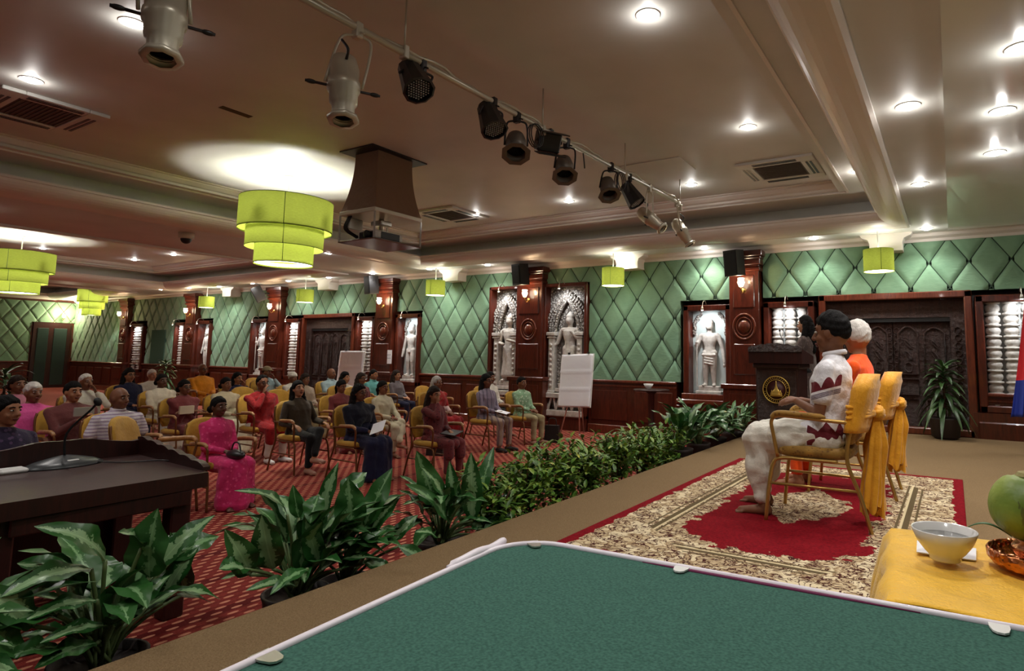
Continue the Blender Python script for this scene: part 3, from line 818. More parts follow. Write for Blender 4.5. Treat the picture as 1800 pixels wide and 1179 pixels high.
# ------------------------------------------------------------------ ceiling lights
def downlight(p, label, z, power=1.0, group='recessed downlights', r=.064):
    t = thing('recessed_downlight', label, 'ceiling light', (p[0], p[1], z), 0, group)
    MB().lathe([(r+.022, 0), (r+.020, -.006), (r, -.007), (r*.98, -.002)], (0, 0, 0), 24, cap=False, smooth=False).build('rim', M['white'], t)
    MB().lathe([(r*1.0, -.004), (r*.85, -.016), (r*.5, -.024), (.002, -.027)], (0, 0, 0), 20).build('bulb', M['glow'], t)
    lamp(t, 'SPOT', (0, 0, -.045), DOWN_W*power, WARM, .05, (0, 0, 0), 128, .7)
    lamp(t, 'POINT', (0, 0, -.07), 1.3, WARM, .03)  # extra point lamp added under the bulb for a halo on the ceiling
    return t
HI = Z3
hi = [((1139, 26), 'top centre of the view, in the raised ceiling'), ((1315, 223), 'in the raised ceiling above the air-conditioning grille'),
      ((1215, 324), 'in the raised ceiling right of the end of the light bar'), ((1000, 353), 'in the raised ceiling below the middle of the light bar'),
      ((836, 375), 'in the raised ceiling beside the grille right of the projector'), ((233, 40), 'beside the cropped spotlight at the top left'),
      ((55, 140), 'above the ceiling grille at the far left'), ((209, 420), 'in the second raised ceiling left of the tiered chandelier, the brightest there'),
      ((305, 447), 'in the second raised ceiling below the dome camera'), ((236, 456), 'in the second raised ceiling, the bluish one between two others'),
      ((107, 452), 'in the second raised ceiling at the far left, faint and small'), ((75, 436), 'over the right edge of the left tiered chandelier'), ((171, 470), 'in the second raised ceiling above the blurred far chandelier')]
for (x, y), l in hi:
    p = onz(x, y, HI); downlight(p, 'round recessed downlight ' + l, HI)
lo = [((1430, 418), 'near the wall above the podium lady'), ((1629, 401), 'near the wall above the doorway plant, rightmost of the wall row'), ((1238, 436), 'near the wall left of the stage loudspeaker'),
      ((1096, 447), 'near the wall above the pendant by the flip chart'), ((857, 465), 'near the wall above the left arched relief'), ((755, 472), 'near the wall above the pendant over the bright green panel'),
      ((655, 480), 'near the wall above the loudspeaker over the taped notice'), ((578, 487), 'near the wall above the audience-side doorway'), ((507, 493), 'near the wall left of the doorway pendant'),
      ((443, 497), 'near the wall above the tilted far loudspeaker'), ((385, 503), 'near the wall right of the far left pendant'), ((333, 505), 'near the wall left of the far left pendant'),
      ((283, 508), 'near the wall at the far corner of the second raised ceiling'), ((578, 444), 'in the beam between the two raised ceilings, below the projector'),
      ((1617, 323), 'near the edge of the glossy soffit, lower of two'), ((1596, 186), 'near the edge of the glossy soffit, upper of two')]
for (x, y), l in lo:
    p = onz(x, y, ZC); downlight(p, 'round recessed downlight ' + l, ZC, .8)
for (x, y), l in (((1749, 268), 'lowest in the glossy soffit at the right'), ((1762, 194), 'middle one in the glossy soffit at the right'), ((1795, 84), 'topmost in the glossy soffit, at the right edge')):
    p = onz(x, y, ZC-.03); downlight(p, 'round recessed downlight ' + l, ZC-.03, .8)
p = onz(1510, 300, Z2); downlight(p, 'round recessed downlight in the step beside the curved cove at the right', Z2, .8)
# lamps of the grid outside the frame; end wall ones added to brighten it
for p, l in (((-1.7, 1.3, HI), 'above the green table'), ((-1.7, -1.3, HI), 'behind and left of the camera'), ((-4.4, -.8, HI), 'over the carpet left of the desk front'), ((-7.8, -.8, HI), 'over the carpet in front of the first raised ceiling edge'),
             ((-15.5, 3.2, HI), 'left of the frame beside the left tiered chandelier'), ((-18.5, 3.4, HI), 'left of the frame past the left tiered chandelier'), ((-15.5, .4, HI), 'far left of the frame in the second raised ceiling'), ((-24, 4, HI), 'far left of the frame in the third raised ceiling'), ((-25.5, 7.6, HI), 'added unseen beyond the far beam, before the end wall door'), ((-27.5, 5.5, HI), 'added at the far left to brighten the end wall')):
    downlight(p, 'recessed downlight outside the view, ' + l, p[2])
for p, l in (((-.2, 2.5, ZC), 'straight above the near end of the rug'), ((1.4, 6.3, ZC-.03), 'right of the frame beside the stage chairs'), ((1.4, 3.2, ZC-.03), 'right of the frame beside the yellow table'),
             ((1.6, 9.3, ZC-.03), 'right of the frame beyond the flag'), ((-11, 2.5, ZC), 'left of the frame in the beam'), ((-.2, .3, ZC), 'straight above the camera')):
    downlight(p, 'recessed downlight outside the view, ' + l, p[2], .8)

# tiered chandeliers
def chandelier(x, y, label, k=1.0, zt=Z3):
    t = thing('tiered_chandelier', label, 'chandelier', (x, y, 0), 0, 'lime green three-tier drum chandeliers')
    MB().lathe([(.06, zt), (.055, zt-.03), (.012, zt-.035)], n=16).tube([(0, 0, zt-.03), (0, 0, 3.0)], .011).build('rod', M['white'], t)
    for r, z0, z1 in ((.575, 3.03, 3.45), (.475, 2.80, 3.07), (.36, 2.58, 2.84)):
        r *= k
        sh = MB().lathe([(r, z0), (r, z1)], n=48, cap=False).build('drum_shade', M['lime'], t)
        s2 = MB().lathe([(r+.002, z0), (r+.003, z0+.008)], n=48, cap=False); s2.lathe([(r+.002, z1-.008), (r+.003, z1)], n=48, cap=False)
        a = -.62; s2.tube([((r+.002)*math.cos(a), (r+.002)*math.sin(a), z0), ((r+.002)*math.cos(a), (r+.002)*math.sin(a), z1)], .004, 5)
        s2.build('seam', M['limeline'], sh)
    MB().lathe([(.355*k, 2.60), (.22*k, 2.595), (.215*k, 2.62)], n=40, cap=False).build('diffuser', M['softglow'], t)
    MB().lathe([(.474*k, 3.05), (.35*k, 3.05)], n=40, cap=False).build('shade_ring', M['white'], t)
    sp = MB()
    for q in range(3):
        a = q*2*PI/3; sp.tube([(0, 0, 3.2), (.57*k*math.cos(a), .57*k*math.sin(a), 3.2)], .005, 5)
    sp.build('spider', M['steel'], t)
    for q in range(4):
        a = q*PI/2+.4; c = (.24*k*math.cos(a), .24*k*math.sin(a), 3.16)
        MB().ell(c, (.03, .03, .045)).build('bulb', M['glow'], t)
    lamp(t, 'POINT', (0, 0, 3.17), CHAND_W, (1, .97, .88), .05)
    lamp(t, 'POINT', (0, 0, 2.93), CHAND_W*.12, (1, .97, .88), .08)
    lamp(t, 'POINT', (0, 0, 2.73), CHAND_W*.08, (1, .97, .88), .06)
chandelier(-7.65, 4.87, 'large lime green three-tier drum chandelier left of the projector')
chandelier(-16.9, 4.87, 'lime green three-tier drum chandelier cut by the left edge of the photo')
chandelier(-25.1, 9.2, 'small distant lime green tiered chandelier by the far end wall', .72)
for X, l in ((-.85, 'above the doorway, right of the podium'), (-5.15, 'above the quilted panel by the near flip chart'), (-9.47, 'in front of the bright green panel'),
             (-13.94, 'above the audience-side doorway'), (-18.5, 'farthest to the left')):
    t = thing('pendant_lamp', 'small lime green drum pendant ' + l, 'pendant lamp', (X, 9.5, 0), 0, 'small lime green drum pendants')
    MB().tube([(0, 0, ZC), (0, 0, 2.9)], .01).lathe([(.04, ZC), (.035, ZC-.02)], n=14).build('rod', M['white'], t)
    sh = MB().lathe([(.2, 2.67), (.2, 2.99)], n=40, cap=False).build('drum_shade', M['lime'], t)
    MB().tube([(.05, -.195, 2.67), (.05, -.195, 2.99)], .003, 5).build('seam', M['limeline'], sh)
    MB().lathe([(.196, 2.68), (.001, 2.68)], n=32, cap=False).build('diffuser', M['softglow'], t)
    MB().ell((0, 0, 2.85), (.03, .03, .04)).build('bulb', M['glow'], t)
    lamp(t, 'POINT', (0, 0, 2.86), PEND_W, (1, .96, .85), .05)
    lamp(t, 'POINT', (0, 0, 2.6), PEND_W*.4, (1, .96, .85), .08)

# ceiling air-conditioning cassettes
def cassette(x0, x1, y0, y1, label):
    z = Z3; t = thing('air_conditioner_cassette', label, 'air conditioner', ((x0+x1)/2, (y0+y1)/2, z), 0, 'ceiling air-conditioning cassettes')
    a, b = (x1-x0)/2, (y1-y0)/2
    mb = MB()
    for q0, q1 in (((-a, -b), (a, -b+.17)), ((-a, b-.17), (a, b)), ((-a, -b+.17), (-a+.17, b-.17)), ((a-.17, -b+.17), (a, b-.17))):
        mb.box((q0[0], q0[1], -.035), (q1[0], q1[1], 0), .006)
    mb.build('panel', M['ceil'], t)
    s_ = MB()
    for q in (.06, .105):
        s_.box((-a+.2, -b+q-.012, -.04), (a-.2, -b+q+.012, -.03)); s_.box((-a+.2, b-q-.012, -.04), (a-.2, b-q+.012, -.03))
        s_.box((-a+q-.012, -b+.2, -.04), (-a+q+.012, b-.2, -.03)); s_.box((a-q-.012, -b+.2, -.04), (a-q+.012, b-.2, -.03))
    s_.build('air_slots', M['black'], t)
    g = MB().box((-a+.17, -b+.17, -.022), (a-.17, b-.17, -.005))
    for q in range(12): 
        y = -b+.2+q*(2*b-.4)/11; g.box((-a+.19, y-.006, -.03), (a-.19, y+.006, -.02))
    g.build('grille', mat('dark_grille', hexc(84, 74, 68), .6), t)
cassette(-2.22, -1.3, 7.2, 8.12, 'square ceiling air-conditioning unit right of the light bar, above the stage')
cassette(-7.72, -6.8, 7.12, 8.04, 'square ceiling air-conditioning unit behind the projector')
cassette(-8.3, -7.3, 1.85, 2.68, 'square ceiling air-conditioning unit cut by the left edge of the photo')
tag(MB().box((-3.6, 6.6, Z3-.012), (-2.7, 7.15, Z3), .004).build('ceiling_hatch', M['ceil']), 'thin flush access hatch in the raised ceiling by the light bar end', 'hatch')
tag(MB().box((-6.1, 3.1, Z3-.004), (-6.02, 3.4, Z3+.001)).build('ceiling_slot', mat('brown_slot', hexc(70, 40, 32), .8)), 'short dark slit in the raised ceiling left of the white spotlight', 'slot')
# dome camera
p = onz(328, 410, ZC); t = thing('dome_camera', 'small dome security camera on the beam left of the chandelier', 'security camera', (p.x, p.y, ZC))
MB().lathe([(.11, 0), (.11, -.08), (.085, -.09)], n=20).build('housing', M['trimw'], t)
MB().ell((0, 0, -.09), (.08, .08, .08)).build('dome', M['black'], t)

# ------------------------------------------------------------------ projector lift
px, py = -5.87, 4.95
t = thing('projector_lift', 'ceiling projector on a lift wrapped in brown cloth, right of the chandelier', 'projector', (px, py, 0))
MB().box((-.29, -.42, Z3-.015), (.29, .42, Z3-.001)).build('ceiling_opening', M['black'], t)
mb = MB(); rs = []
for u in range(13):
    q = u/12; z = Z3-q*(.72); hw = .20+.10*q**2.2; hd = .26+.09*q**2.2; rs.append([])
    for (sx, sy) in ((-1, -1), (1, -1), (1, 1), (-1, 1)): rs[-1].append((sx*hw, sy*hd, z))
mb.rings(rs, True, False, False); mb.build('cloth_shroud', mat('brown_cloth', hexc(128, 100, 78), .9, bump=lambda: noise(coords('Object'), 8, 3), bumpd=.02), t)
zb = Z3-.72
fr = MB().box((-.31, -.36, zb-.05), (.31, .36, zb), .006); fr.build('upper_plate', M['cream'], t)
fr = MB()
for sx in (-1, 1):
    for sy in (-1, 1): fr.box((sx*.30-.008, sy*.35-.008, zb-.36), (sx*.30+.008, sy*.35+.008, zb-.05))
fr.build('corner_posts', mat('clear_acrylic', (.7, .7, .7, 1), .1, trans=.6), t)
MB().box((-.31, -.36, zb-.37), (.31, .36, zb-.355), .003).build('lower_plate', mat('brown_acrylic', hexc(112, 84, 72), .15), t)
pr_ = MB().box((-.17, -.2, zb-.33), (.17, .2, zb-.22), .02); pr_.build('projector_body', mat('light_grey_plastic', hexc(214, 212, 206), .4), t)
MB().box((-.13, -.21, zb-.32), (.13, -.198, zb-.235), .004).box((.165, -.14, zb-.315), (.175, .14, zb-.235), .004).build('projector_front', M['black'], t)
MB().lathe([(.045, 0), (.045, .05), (.03, .055)], (.05, -.21, zb-.275), 18, 'y').build('lens', M['blackm'], t)
MB().tube([(0, 0, zb), (0, 0, zb-.22)], .03).box((-.1, -.08, zb-.14), (.1, .08, zb-.08), .01).build('mount', M['steel'], t)
MB().box((-.27, -.3, zb-.2), (-.2, -.1, zb-.06), .01).build('junction_box', M['steel'], t)
cb = MB()
for q in range(4): cb.tube(smoothpts([(-.22+.02*q, -.3, zb-.05), (-.26+.02*q, -.32, zb-.2), (-.18, -.2+.03*q, zb-.3)]), .007, 6)
cb.build('cable', M['black'], t)

# ------------------------------------------------------------------ lighting bar and stage fixtures
BX, BZ = -3.06, 3.42
t = thing('lighting_bar', 'long pale metal bar of stage lights hung across the ceiling', 'lighting bar', (0, 0, 0))
bp = [onX(530, 0, BX), onX(1194, 357, BX)]
b0 = Vector((BX, .6, 3.38)); b1 = Vector((BX+.0, bp[1].y+.0, bp[1].z))
MB().tube([b0, b1], .024, 12).build('pipe', M['cream'], t)
for q in range(5):
    y = 1.1+q*1.6; rw = MB().tube([(BX, y, BZ+.02), (BX, y, Z3)], .007, 6); rw.box((BX-.03, y-.02, BZ-.05), (BX+.03, y+.02, BZ+.04), .005); rw.build('hanger', M['cream'], t)
cb = MB(); pts = []
for q in range(60):
    f = q/59; pts.append(b0.lerp(b1, f)+Vector((.03*math.sin(q*.7), 0, .03+.012*math.sin(q*1.9))))
cb.tube(pts, .011, 6); cb.tube([p+Vector((-.02, 0, .015)) for p in pts], .009, 6)
cb.build('cable', M['cream'], t)
for yy in (4.17, 5.75):
    cl = MB()
    for q in range(3): cl.tube([(BX+.02*q, yy+.09*math.cos(a+q), BZ-.1+.10*math.sin(a+q)) for a in [2*PI*i/14 for i in range(14)]], .006, 5, True)
    cl.build('cable_coil', M['black'], t)
cl = MB(); cl.tube(smoothpts([(BX, 5.0, BZ), (BX, 5.02, BZ-.08), (BX+.02, 5.0, BZ-.16)]), .007, 5)
cl.build('loose_plug', M['black'], t)
def aim_matrix(org, aim, upv=(0, 0, 1)):
    z = -Vector(aim).normalized(); x = Vector(upv).cross(z)
    x = x.normalized() if x.length > 1e-4 else Vector((1, 0, 0)); y = z.cross(x)
    return Matrix.Translation(org) @ Matrix((x, y, z)).transposed().to_4x4()
def zonbar(y): return b0.z+(b1.z-b0.z)*(y-b0.y)/(b1.y-b0.y)
def yoke(t, c, yb, w, m, side):
    """clamp and U yoke from the bar to a body at c"""
    s = Vector(side).normalized()*w; top = Vector((BX, yb, zonbar(yb)-.06))
    MB().tube(smoothpts([c+s, (c+s).lerp(top+s*.9, .75), top+s*.6, top-s*.6, (c-s).lerp(top-s*.9, .75), c-s], 4), .009, 6).build('yoke', m, t)
    MB().box((BX-.03, yb-.025, zonbar(yb)-.07), (BX+.03, yb+.025, zonbar(yb)+.035), .008).tube([(BX, yb, zonbar(yb)-.02), (BX+.06, yb, zonbar(yb)-.05)], .006).build('clamp', m, t)
def ellipsoidal(px_, yb, aim, label, k=1.0, X=BX):
    c = onX(px_[0], px_[1], X); t = thing('ellipsoidal_spotlight', label, 'stage light', (0, 0, 0), 0, 'pale ellipsoidal spotlights on the bar')
    Mx = aim_matrix(c, aim)
    b = MB().lathe([(.02, .2), (.07, .17), (.085, .1), (.08, .02), (.09, .01), (.09, -.03), (.078, -.04), (.075, -.12), (.062, -.13), (.06, -.2), (.055, -.21)], n=20, cap=False)
    b.v = [(x*k, y*k, z*k) for x, y, z in b.v]; b.xf(Mx); b.build('barrel', M['cream'], t)
    g = MB().lathe([(.056, -.20), (.085, -.215), (.085, -.235), (.058, -.24)], n=8, cap=False); g.v = [(x*k, y*k, z*k) for x, y, z in g.v]; g.xf(Mx); g.build('gel_frame', M['cream'], t)
    l = MB().lathe([(.055, -.19), (.03, -.185), (.001, -.18)], n=20); l.v = [(x*k, y*k, z*k) for x, y, z in l.v]; l.xf(Mx); l.build('lens', M['black'], t)
    h = MB().tube([(-.2, 0, -.02), (.2, 0, -.02)], .008, 6).ell((-.17, 0, -.02), (.03, .013, .013)).ell((.17, 0, -.02), (.03, .013, .013)).box((-.02, -.1, -.02), (.02, -.07, .0)).tube(smoothpts([(0, .08, .12), (.0, .13, .15), (.03, .11, .22)]), .008)
    h.v = [(x*k, y*k, z*k) for x, y, z in h.v]; h.xf(Mx); h.build('handle', M['black'], t)
    yoke(t, c, yb, .1*k, M['cream'], Mx.to_3x3() @ Vector((1, 0, 0)))
    return t
def ledpar(px_, yb, aim, label, X=BX):
    c = onX(px_[0], px_[1], X); t = thing('led_par_light', label, 'stage light', (0, 0, 0), 0, 'black LED par lights on the bar')
    Mx = aim_matrix(c, aim)
    b = MB().lathe([(.05, .14), (.075, .12), (.09, .0), (.105, -.10), (.11, -.13), (.095, -.135), (.093, -.11)], n=10, cap=False, smooth=False); b.lathe([(.093, -.112), (.001, -.112)], n=10)
    b.lathe([(.06, .14), (.001, .145)], n=10); b.xf(Mx); b.build('body', M['black'], t)
    l = MB()
    for i in range(-4, 5):
        for j in range(-4, 5):
            x, y = i*.019+(j % 2)*.009, j*.017
            if x*x+y*y < .0062: l.ell((x, y, -.116), (.007, .007, .005), 6, 4)
    l.xf(Mx); l.build('led_array', mat('clear_led', (.5, .5, .5, 1), .15, metal=.3), t)
    yoke(t, c, yb, .11, M['black'], Mx.to_3x3() @ Vector((1, 0, 0)))
def parcan(px_, yb, aim, label, X=BX):
    c = onX(px_[0], px_[1], X); t = thing('par_can', label, 'stage light', (0, 0, 0), 0, 'grey par cans on the bar')
    Mx = aim_matrix(c, aim)
    b = MB().lathe([(.04, .13), (.07, .11), (.085, .05), (.088, -.10), (.08, -.1), (.078, .0)], n=20, cap=False).lathe([(.001, .13), (.04, .13)], n=20); b.xf(Mx); b.build('can', mat('aged_grey_metal', (.16, .14, .12, 1), .45, metal=.6), t)
    l = MB().lathe([(.079, -.04), (.001, -.03)], n=20).xf(Mx); l.build('lens', M['black'], t)
    f = MB(); f.prism([(-.105, -.105), (.105, -.105), (.105, .105), (-.105, .105)], -.105, -.1, 'xy'); f = MB()
    f.lathe([(.125, -.10), (.083, -.10), (.083, -.106), (.125, -.106), (.125, -.10)], n=8, cap=False, smooth=False); f.xf(Mx @ Matrix.Rotation(PI/8, 4, 'Z')); f.build('gel_frame', mat('aged_grey_metal'), t)
    yoke(t, c, yb, .095, M['blackm'], Mx.to_3x3() @ Vector((1, 0, 0)))
ellipsoidal((290, 30), 1.25, (.25, -.1, -1), 'pale ellipsoidal spotlight cut by the top edge of the photo', 1.0)
ellipsoidal((604, 150), 2.33, (.22, -.12, -1), 'pale ellipsoidal spotlight, the large one nearest the chandelier side of the bar', 1.05)
ledpar((727, 138), 2.86, (.55, -.1, -.8), 'black LED par light with visible lens dots, first right of the big pale spotlight')
ledpar((862, 208), 3.62, (.45, -.1, -.85), 'black LED par light above the row of grey cans, beside the coiled cable')
parcan((907, 256), 3.93, (.3, -.35, -.8), 'grey par can hanging left of the square black floodlight')
parcan((992, 296), 4.7, (.3, -.35, -.8), 'grey par can hanging right of the square black floodlight')
parcan((1069, 331), 5.57, (.35, -.3, -.8), 'grey par can beside the second coil of cable')
ledpar((1110, 342), 6.0, (.5, .1, -.8), 'slim black LED par light near the right end of the bar')
ellipsoidal((1142, 384), 6.55, (.75, .0, -.62), 'pale ellipsoidal spotlight second from the right end of the bar', .95)
ellipsoidal((1198, 406), 7.4, (.5, .15, -.85), 'pale ellipsoidal spotlight at the right end of the bar', .95)
c = onX(965, 250, BX); t = thing('floodlight', 'square black floodlight with barn doors tilted on the bar', 'stage light')
Mx = aim_matrix(c, (.6, -.4, -.35))
MB().box((-.11, -.09, -.03), (.11, .09, .10), .015).xf(Mx).build('housing', M['black'], t)
MB().box((-.13, .09, -.15), (.13, .1, -.02)).box((-.13, -.1, -.15), (.13, -.09, -.02)).xf(Mx).build('barn_door', M['blackm'], t)
yoke(t, c, 4.42, .12, M['black'], Mx.to_3x3() @ Vector((1, 0, 0)))
#PART2
# ------------------------------------------------------------------ people
def smooth01(x): x = max(0, min(1, x)); return x*x*(3-2*x)
SK = {'a': skinm('skin_warm_brown', (168, 116, 84)), 'b': skinm('skin_deep_brown', (128, 84, 60)), 'c': skinm('skin_light_brown', (190, 140, 108)), 'd': skinm('skin_dark_brown', (96, 62, 46))}
HC = {'black': mat('black_hair', (.006, .005, .005, 1), .7, spec=.12, bump=lambda: noise(coords('Object', (60, 60, 8)), 3, 3), bumpd=.006),
      'brown': mat('dark_brown_hair', (.022, .012, .008, 1), .7, spec=.15, bump=lambda: noise(coords('Object', (60, 60, 8)), 3, 3), bumpd=.006),
      'grey': mat('grey_hair', (.34, .31, .29, 1), .6, bump=lambda: noise(coords('Object', (60, 60, 8)), 3, 3), bumpd=.006),
      'white': mat('white_hair', (.62, .58, .54, 1), .6, bump=lambda: noise(coords('Object', (60, 60, 8)), 3, 3), bumpd=.006)}
M['lips'] = mat('lips', hexc(120, 62, 56), .5); M['eyew'] = mat('eye_white', (.42, .38, .34, 1), .4); M['iris'] = mat('dark_iris', (.015, .01, .008, 1), .15)
def ik(a, c, l1, l2, pole):
    a, c = Vector(a), Vector(c); d = c-a; L = min(d.length, (l1+l2)*.995); u = d.normalized(); c = a+u*L
    x = (l1*l1-l2*l2+L*L)/(2*L); h = math.sqrt(max(0, l1*l1-x*x)); p = Vector(pole); p = p-u*p.dot(u)
    return a+u*x+p.normalized()*h, c
def hand(mb, w, d, n, side, curl=.5, k=1.0):
    """palm, four unequal bent fingers and a thumb from the side of the palm"""
    d = Vector(d).normalized(); n = Vector(n); n = (n-d*n.dot(d)).normalized(); s = d.cross(n)*side; w = Vector(w)
    mb.cap(w-d*.02*k, .024*k, w+d*.03*k, .03*k, .62, s); mb.cap(w+d*.02*k, .034*k, w+d*.075*k, .036*k, .48, s)
    for i, (o, L) in enumerate(((.028, .036), (.010, .041), (-.009, .038), (-.027, .030))):
        b = w+d*.088*k+s*o*k; c1 = (d*math.cos(curl*.7)+n*math.sin(curl*.7)); c2 = (d*math.cos(curl*1.7)+n*math.sin(curl*1.7)); c3 = (d*math.cos(curl*2.5)+n*math.sin(curl*2.5))
        p1 = b+c1*L*k; p2 = p1+c2*L*.72*k; p3 = p2+c3*L*.5*k
        mb.cap(b-d*.02*k, .0095*k, p1, .0088*k, n=8); mb.cap(p1, .0088*k, p2, .008*k, n=8); mb.cap(p2, .008*k, p3, .007*k, n=8)
    b = w+d*.028*k+s*.028*k; p1 = b+(s*.8+d*.6+n*.35).normalized()*.042*k; p2 = p1+(s*.2+d*.85+n*.5).normalized()*.032*k
    mb.cap(b, .013*k, p1, .0105*k, n=8); mb.cap(p1, .0105*k, p2, .0085*k, n=8)
def haircap(mb, style, k=1.0):
    lines = {'short': ((1, .46), (.55, .30), (.30, -.02), (.05, -.10), (-.2, -.40), (-1, -.66)), 'woman': ((1, .50), (.6, .26), (.35, -.1), (-.1, -.8), (-1, -.98)),
             'recede': ((1, .78), (.5, .55), (.25, .05), (.0, -.15), (-.2, -.45), (-1, -.84)), 'full': ((1, .50), (.6, .1), (.3, -.5), (-.1, -.9), (-1, -1))}[style]
    def fn(d):
        h = None
        for (a, ha), (b, hb) in zip(lines[:-1], lines[1:]):
            if d.x <= a and d.x >= b: h = ha+(hb-ha)*(a-d.x)/(a-b)
        if h is None: h = lines[-1][1]
        return (.85+.15*smooth01((d.z-h)/.30+.5))*(1-.05*max(0, -d.z))
    mb.ell((-.010, 0, .024), (.103*k, .086*k, .115*k), 40, 28, fn=fn)
def person(label, root, rz, s=1.0, pose='sit', arms=('lap', 'lap'), hy=0, hp=0, skin='a', hair='short', hcol='black', top=('shirt_l', None), bottom=('trousers', None),
           wide=1.0, vox=.0105, extras=(), lean=.10, hs=1.0, seed=0, group='seated audience', shoe=None, zf=0, knee=.11, legx=0, shz=1.0, foot=(0, 0), voxg=None, cross=False):
    P = thing('person', label, 'person', root, rz, group); wd = wide
    V3 = Vector
    fem = hair in ('bun', 'long', 'ponytail', 'bob', 'scarf')
    sit = pose == 'sit'
    zh = .53 if sit else .90; dz = zh-.53
    hip = lambda q: V3((0, q*.09*wd, zh)); tl = math.tan(lean)
    sx = lambda z: -(z-zh)*tl+.015*math.sin((z-zh)*5)
    shw = (.165 if fem else .185)*wd
    sh = [V3((sx(1.0+dz), q*shw*.95, .952+dz)) for q in (1, -1)]
    neck = V3((sx(1.06+dz), 0, 1.06+dz)); hc = V3((sx(1.1+dz)+.022, 0, 1.172+dz))
    if sit:
        kn = [V3((.43+legx, knee*1, .50)), V3((.43+legx, -knee, .50))]
        an = [V3((.42+legx+foot[0], knee*1.05, .085)), V3((.42+legx+foot[1], -knee*1.05, .085))]
        if cross: kn[0] = V3((.42, .03, .58)); an[0] = V3((.55, -.12, .25))
    else:
        kn = [V3((.02, .10, .50)), V3((.0, -.10, .50))]; an = [V3((-.01, .10, .085)), V3((.03, -.10, .085))]
    HT = {'lap': ((.27, .06, .66), (1, -.5, -.1)), 'rest': ((.22, .25, .68), (1, -.1, -.25)), 'chin': ((.13, .07, 1.02), (-.2, -.35, .9)), 'fold': ((.17, -.09, .80), (.1, -1, .1)), 'up': ((.25, .05, .86), (.6, -.4, .7)),
          'knee': ((.34, .09, .62), (1, -.2, -.4)), 'clasp': ((.19, .055, .74), (.8, -.7, .15)), 'podium': ((.30, .12, .72), (1, -.3, .25)), 'face': ((.10, .04, 1.06), (-.3, -.2, .9)), 'down': ((.02, .22, .45), (.1, 0, -1))}
    wr = []; el = []; hd = []
    for i, q in enumerate((1, -1)):
        (x, y, z), d = HT[arms[i]]
        c = V3((x, y*q, z+dz)); p = V3((-.25, q*.42, -1)) if arms[i] not in ('chin', 'face') else V3((.7, q*.5, -1))
        e, c = ik(sh[i]-V3((0, 0, .01)), c, .265, .245, p); wr.append(c); el.append(e); hd.append(V3((d[0], d[1]*q, d[2])))
    mb = MB()
    T = lambda z, dr, wr_: (sx(z+dz), 0, z+dz, dr, wr_*wd)
    f = .9
    tor = [(.44, .115, .165), (.54, .12, .17), (.66, .10, .145 if fem else .155), (.76, .10, .14 if fem else .16), (.88, .115 if fem else .11, .155 if fem else .175), (.955, .095, .160 if fem else .176), (.995, .072, .13), (1.03, .055, .085), (1.06, .048, .055)]
    mb.loft([T(z, a*f, b*f) for z, a, b in tor])
    mb.cap(neck-V3((0, 0, .06)), .054, hc-V3((.02, 0, .05)), .05)
    for i, q in enumerate((1, -1)):
        mb.cap(hip(q), .075, kn[i], .055); mb.cap(kn[i], .052, an[i]+V3((0, 0, .03)), .034); mb.ell(kn[i].lerp(an[i], .3)-V3((.02, 0, 0)), (.045, .045, .09), 10, 8)
        fd = V3((math.cos(.15*q), math.sin(.15*q), 0))
        mb.cap(an[i]+V3((-.025, 0, -.045)), .036, an[i]+V3((0, 0, .01)), .036); mb.cap(an[i]+fd*.0+V3((0, 0, -.045)), .036, an[i]+fd*.14+V3((0, 0, -.06)), .024, 1.0)
        lat = V3((-fd.y, fd.x, 0))
        for j in range(5):
            o = (j-2)*.0155; l = .045-.006*abs(j-(1 if q > 0 else 3))*.6
            mb.cap(an[i]+fd*.13+lat*o+V3((0, 0, -.067)), .0115, an[i]+fd*(.13+l)+lat*o+V3((0, 0, -.073)), .0095, n=8)
        mb.cap(neck-V3((.005, 0, .05)), .045, sh[i], .040); mb.cap(sh[i], .045, el[i], .036); mb.cap(el[i], .036, wr[i], .024)
        hand(mb, wr[i], hd[i], (0, -q*.3, -1) if arms[i] not in ('chin', 'face') else (0, -q, .0), q*-1 if False else q, .5)
    HM = Matrix.Translation(hc+V3((0, 0, .1*(hs-1)))) @ Matrix.Rotation(hy, 4, 'Z') @ Matrix.Rotation(hp, 4, 'Y') @ Matrix.Scale(hs, 4)
    st = len(mb.v)
    mb.ell((-.012, 0, .022), (.098, .078, .106), 20, 14); mb.ell((.018, 0, -.035), (.072, .062, .078), 18, 12); mb.ell((.052, 0, -.088), (.030, .034, .024), 12, 8)
    mb.cap((.082, 0, .020), .011, (.106, 0, -.022), .0155, n=10); mb.ell((.098, .011, -.026), (.011, .009, .008), 8, 6); mb.ell((.098, -.011, -.026), (.011, .009, .008), 8, 6)
    mb.cap((.070, -.040, .036), .014, (.070, .040, .036), .014, n=10); mb.ell((.052, .042, -.028), (.028, .022, .026), 10, 8); mb.ell((.052, -.042, -.028), (.028, .022, .026), 10, 8)
    for q in (1, -1): mb.ell((-.004, q*.080, -.004), (.018, .010, .032), 10, 8)
    mb.v[st:] = [tuple(HM @ V3(p)) for p in mb.v[st:]]
    sc = lambda m_: setattr(m_, 'v', [(x*s, y*s, z*s) for x, y, z in m_.v]) or m_
    remesh(sc(mb), 'body', SK[skin], P, vox*s, 3)
    ey = MB()
    for q in (1, -1):
        ey = MB(); ey.mat(0).ell((.076, q*.031, .012), (.013, .015, .0078), 10, 7); ey.mat(1).ell((.0850, q*.031, .012), (.005, .0078, .0074), 8, 6)
        ey.xf(HM); sc(ey).build('eye', [M['eyew'], M['iris']], P)
        br = MB().tube([(.084, q*.015, .034), (.085, q*.032, .040), (.073, q*.052, .034)], .005, 6)
        br.xf(HM); sc(br).build('eyebrow', HC['black' if hcol in ('black', 'brown') else 'grey'], P)
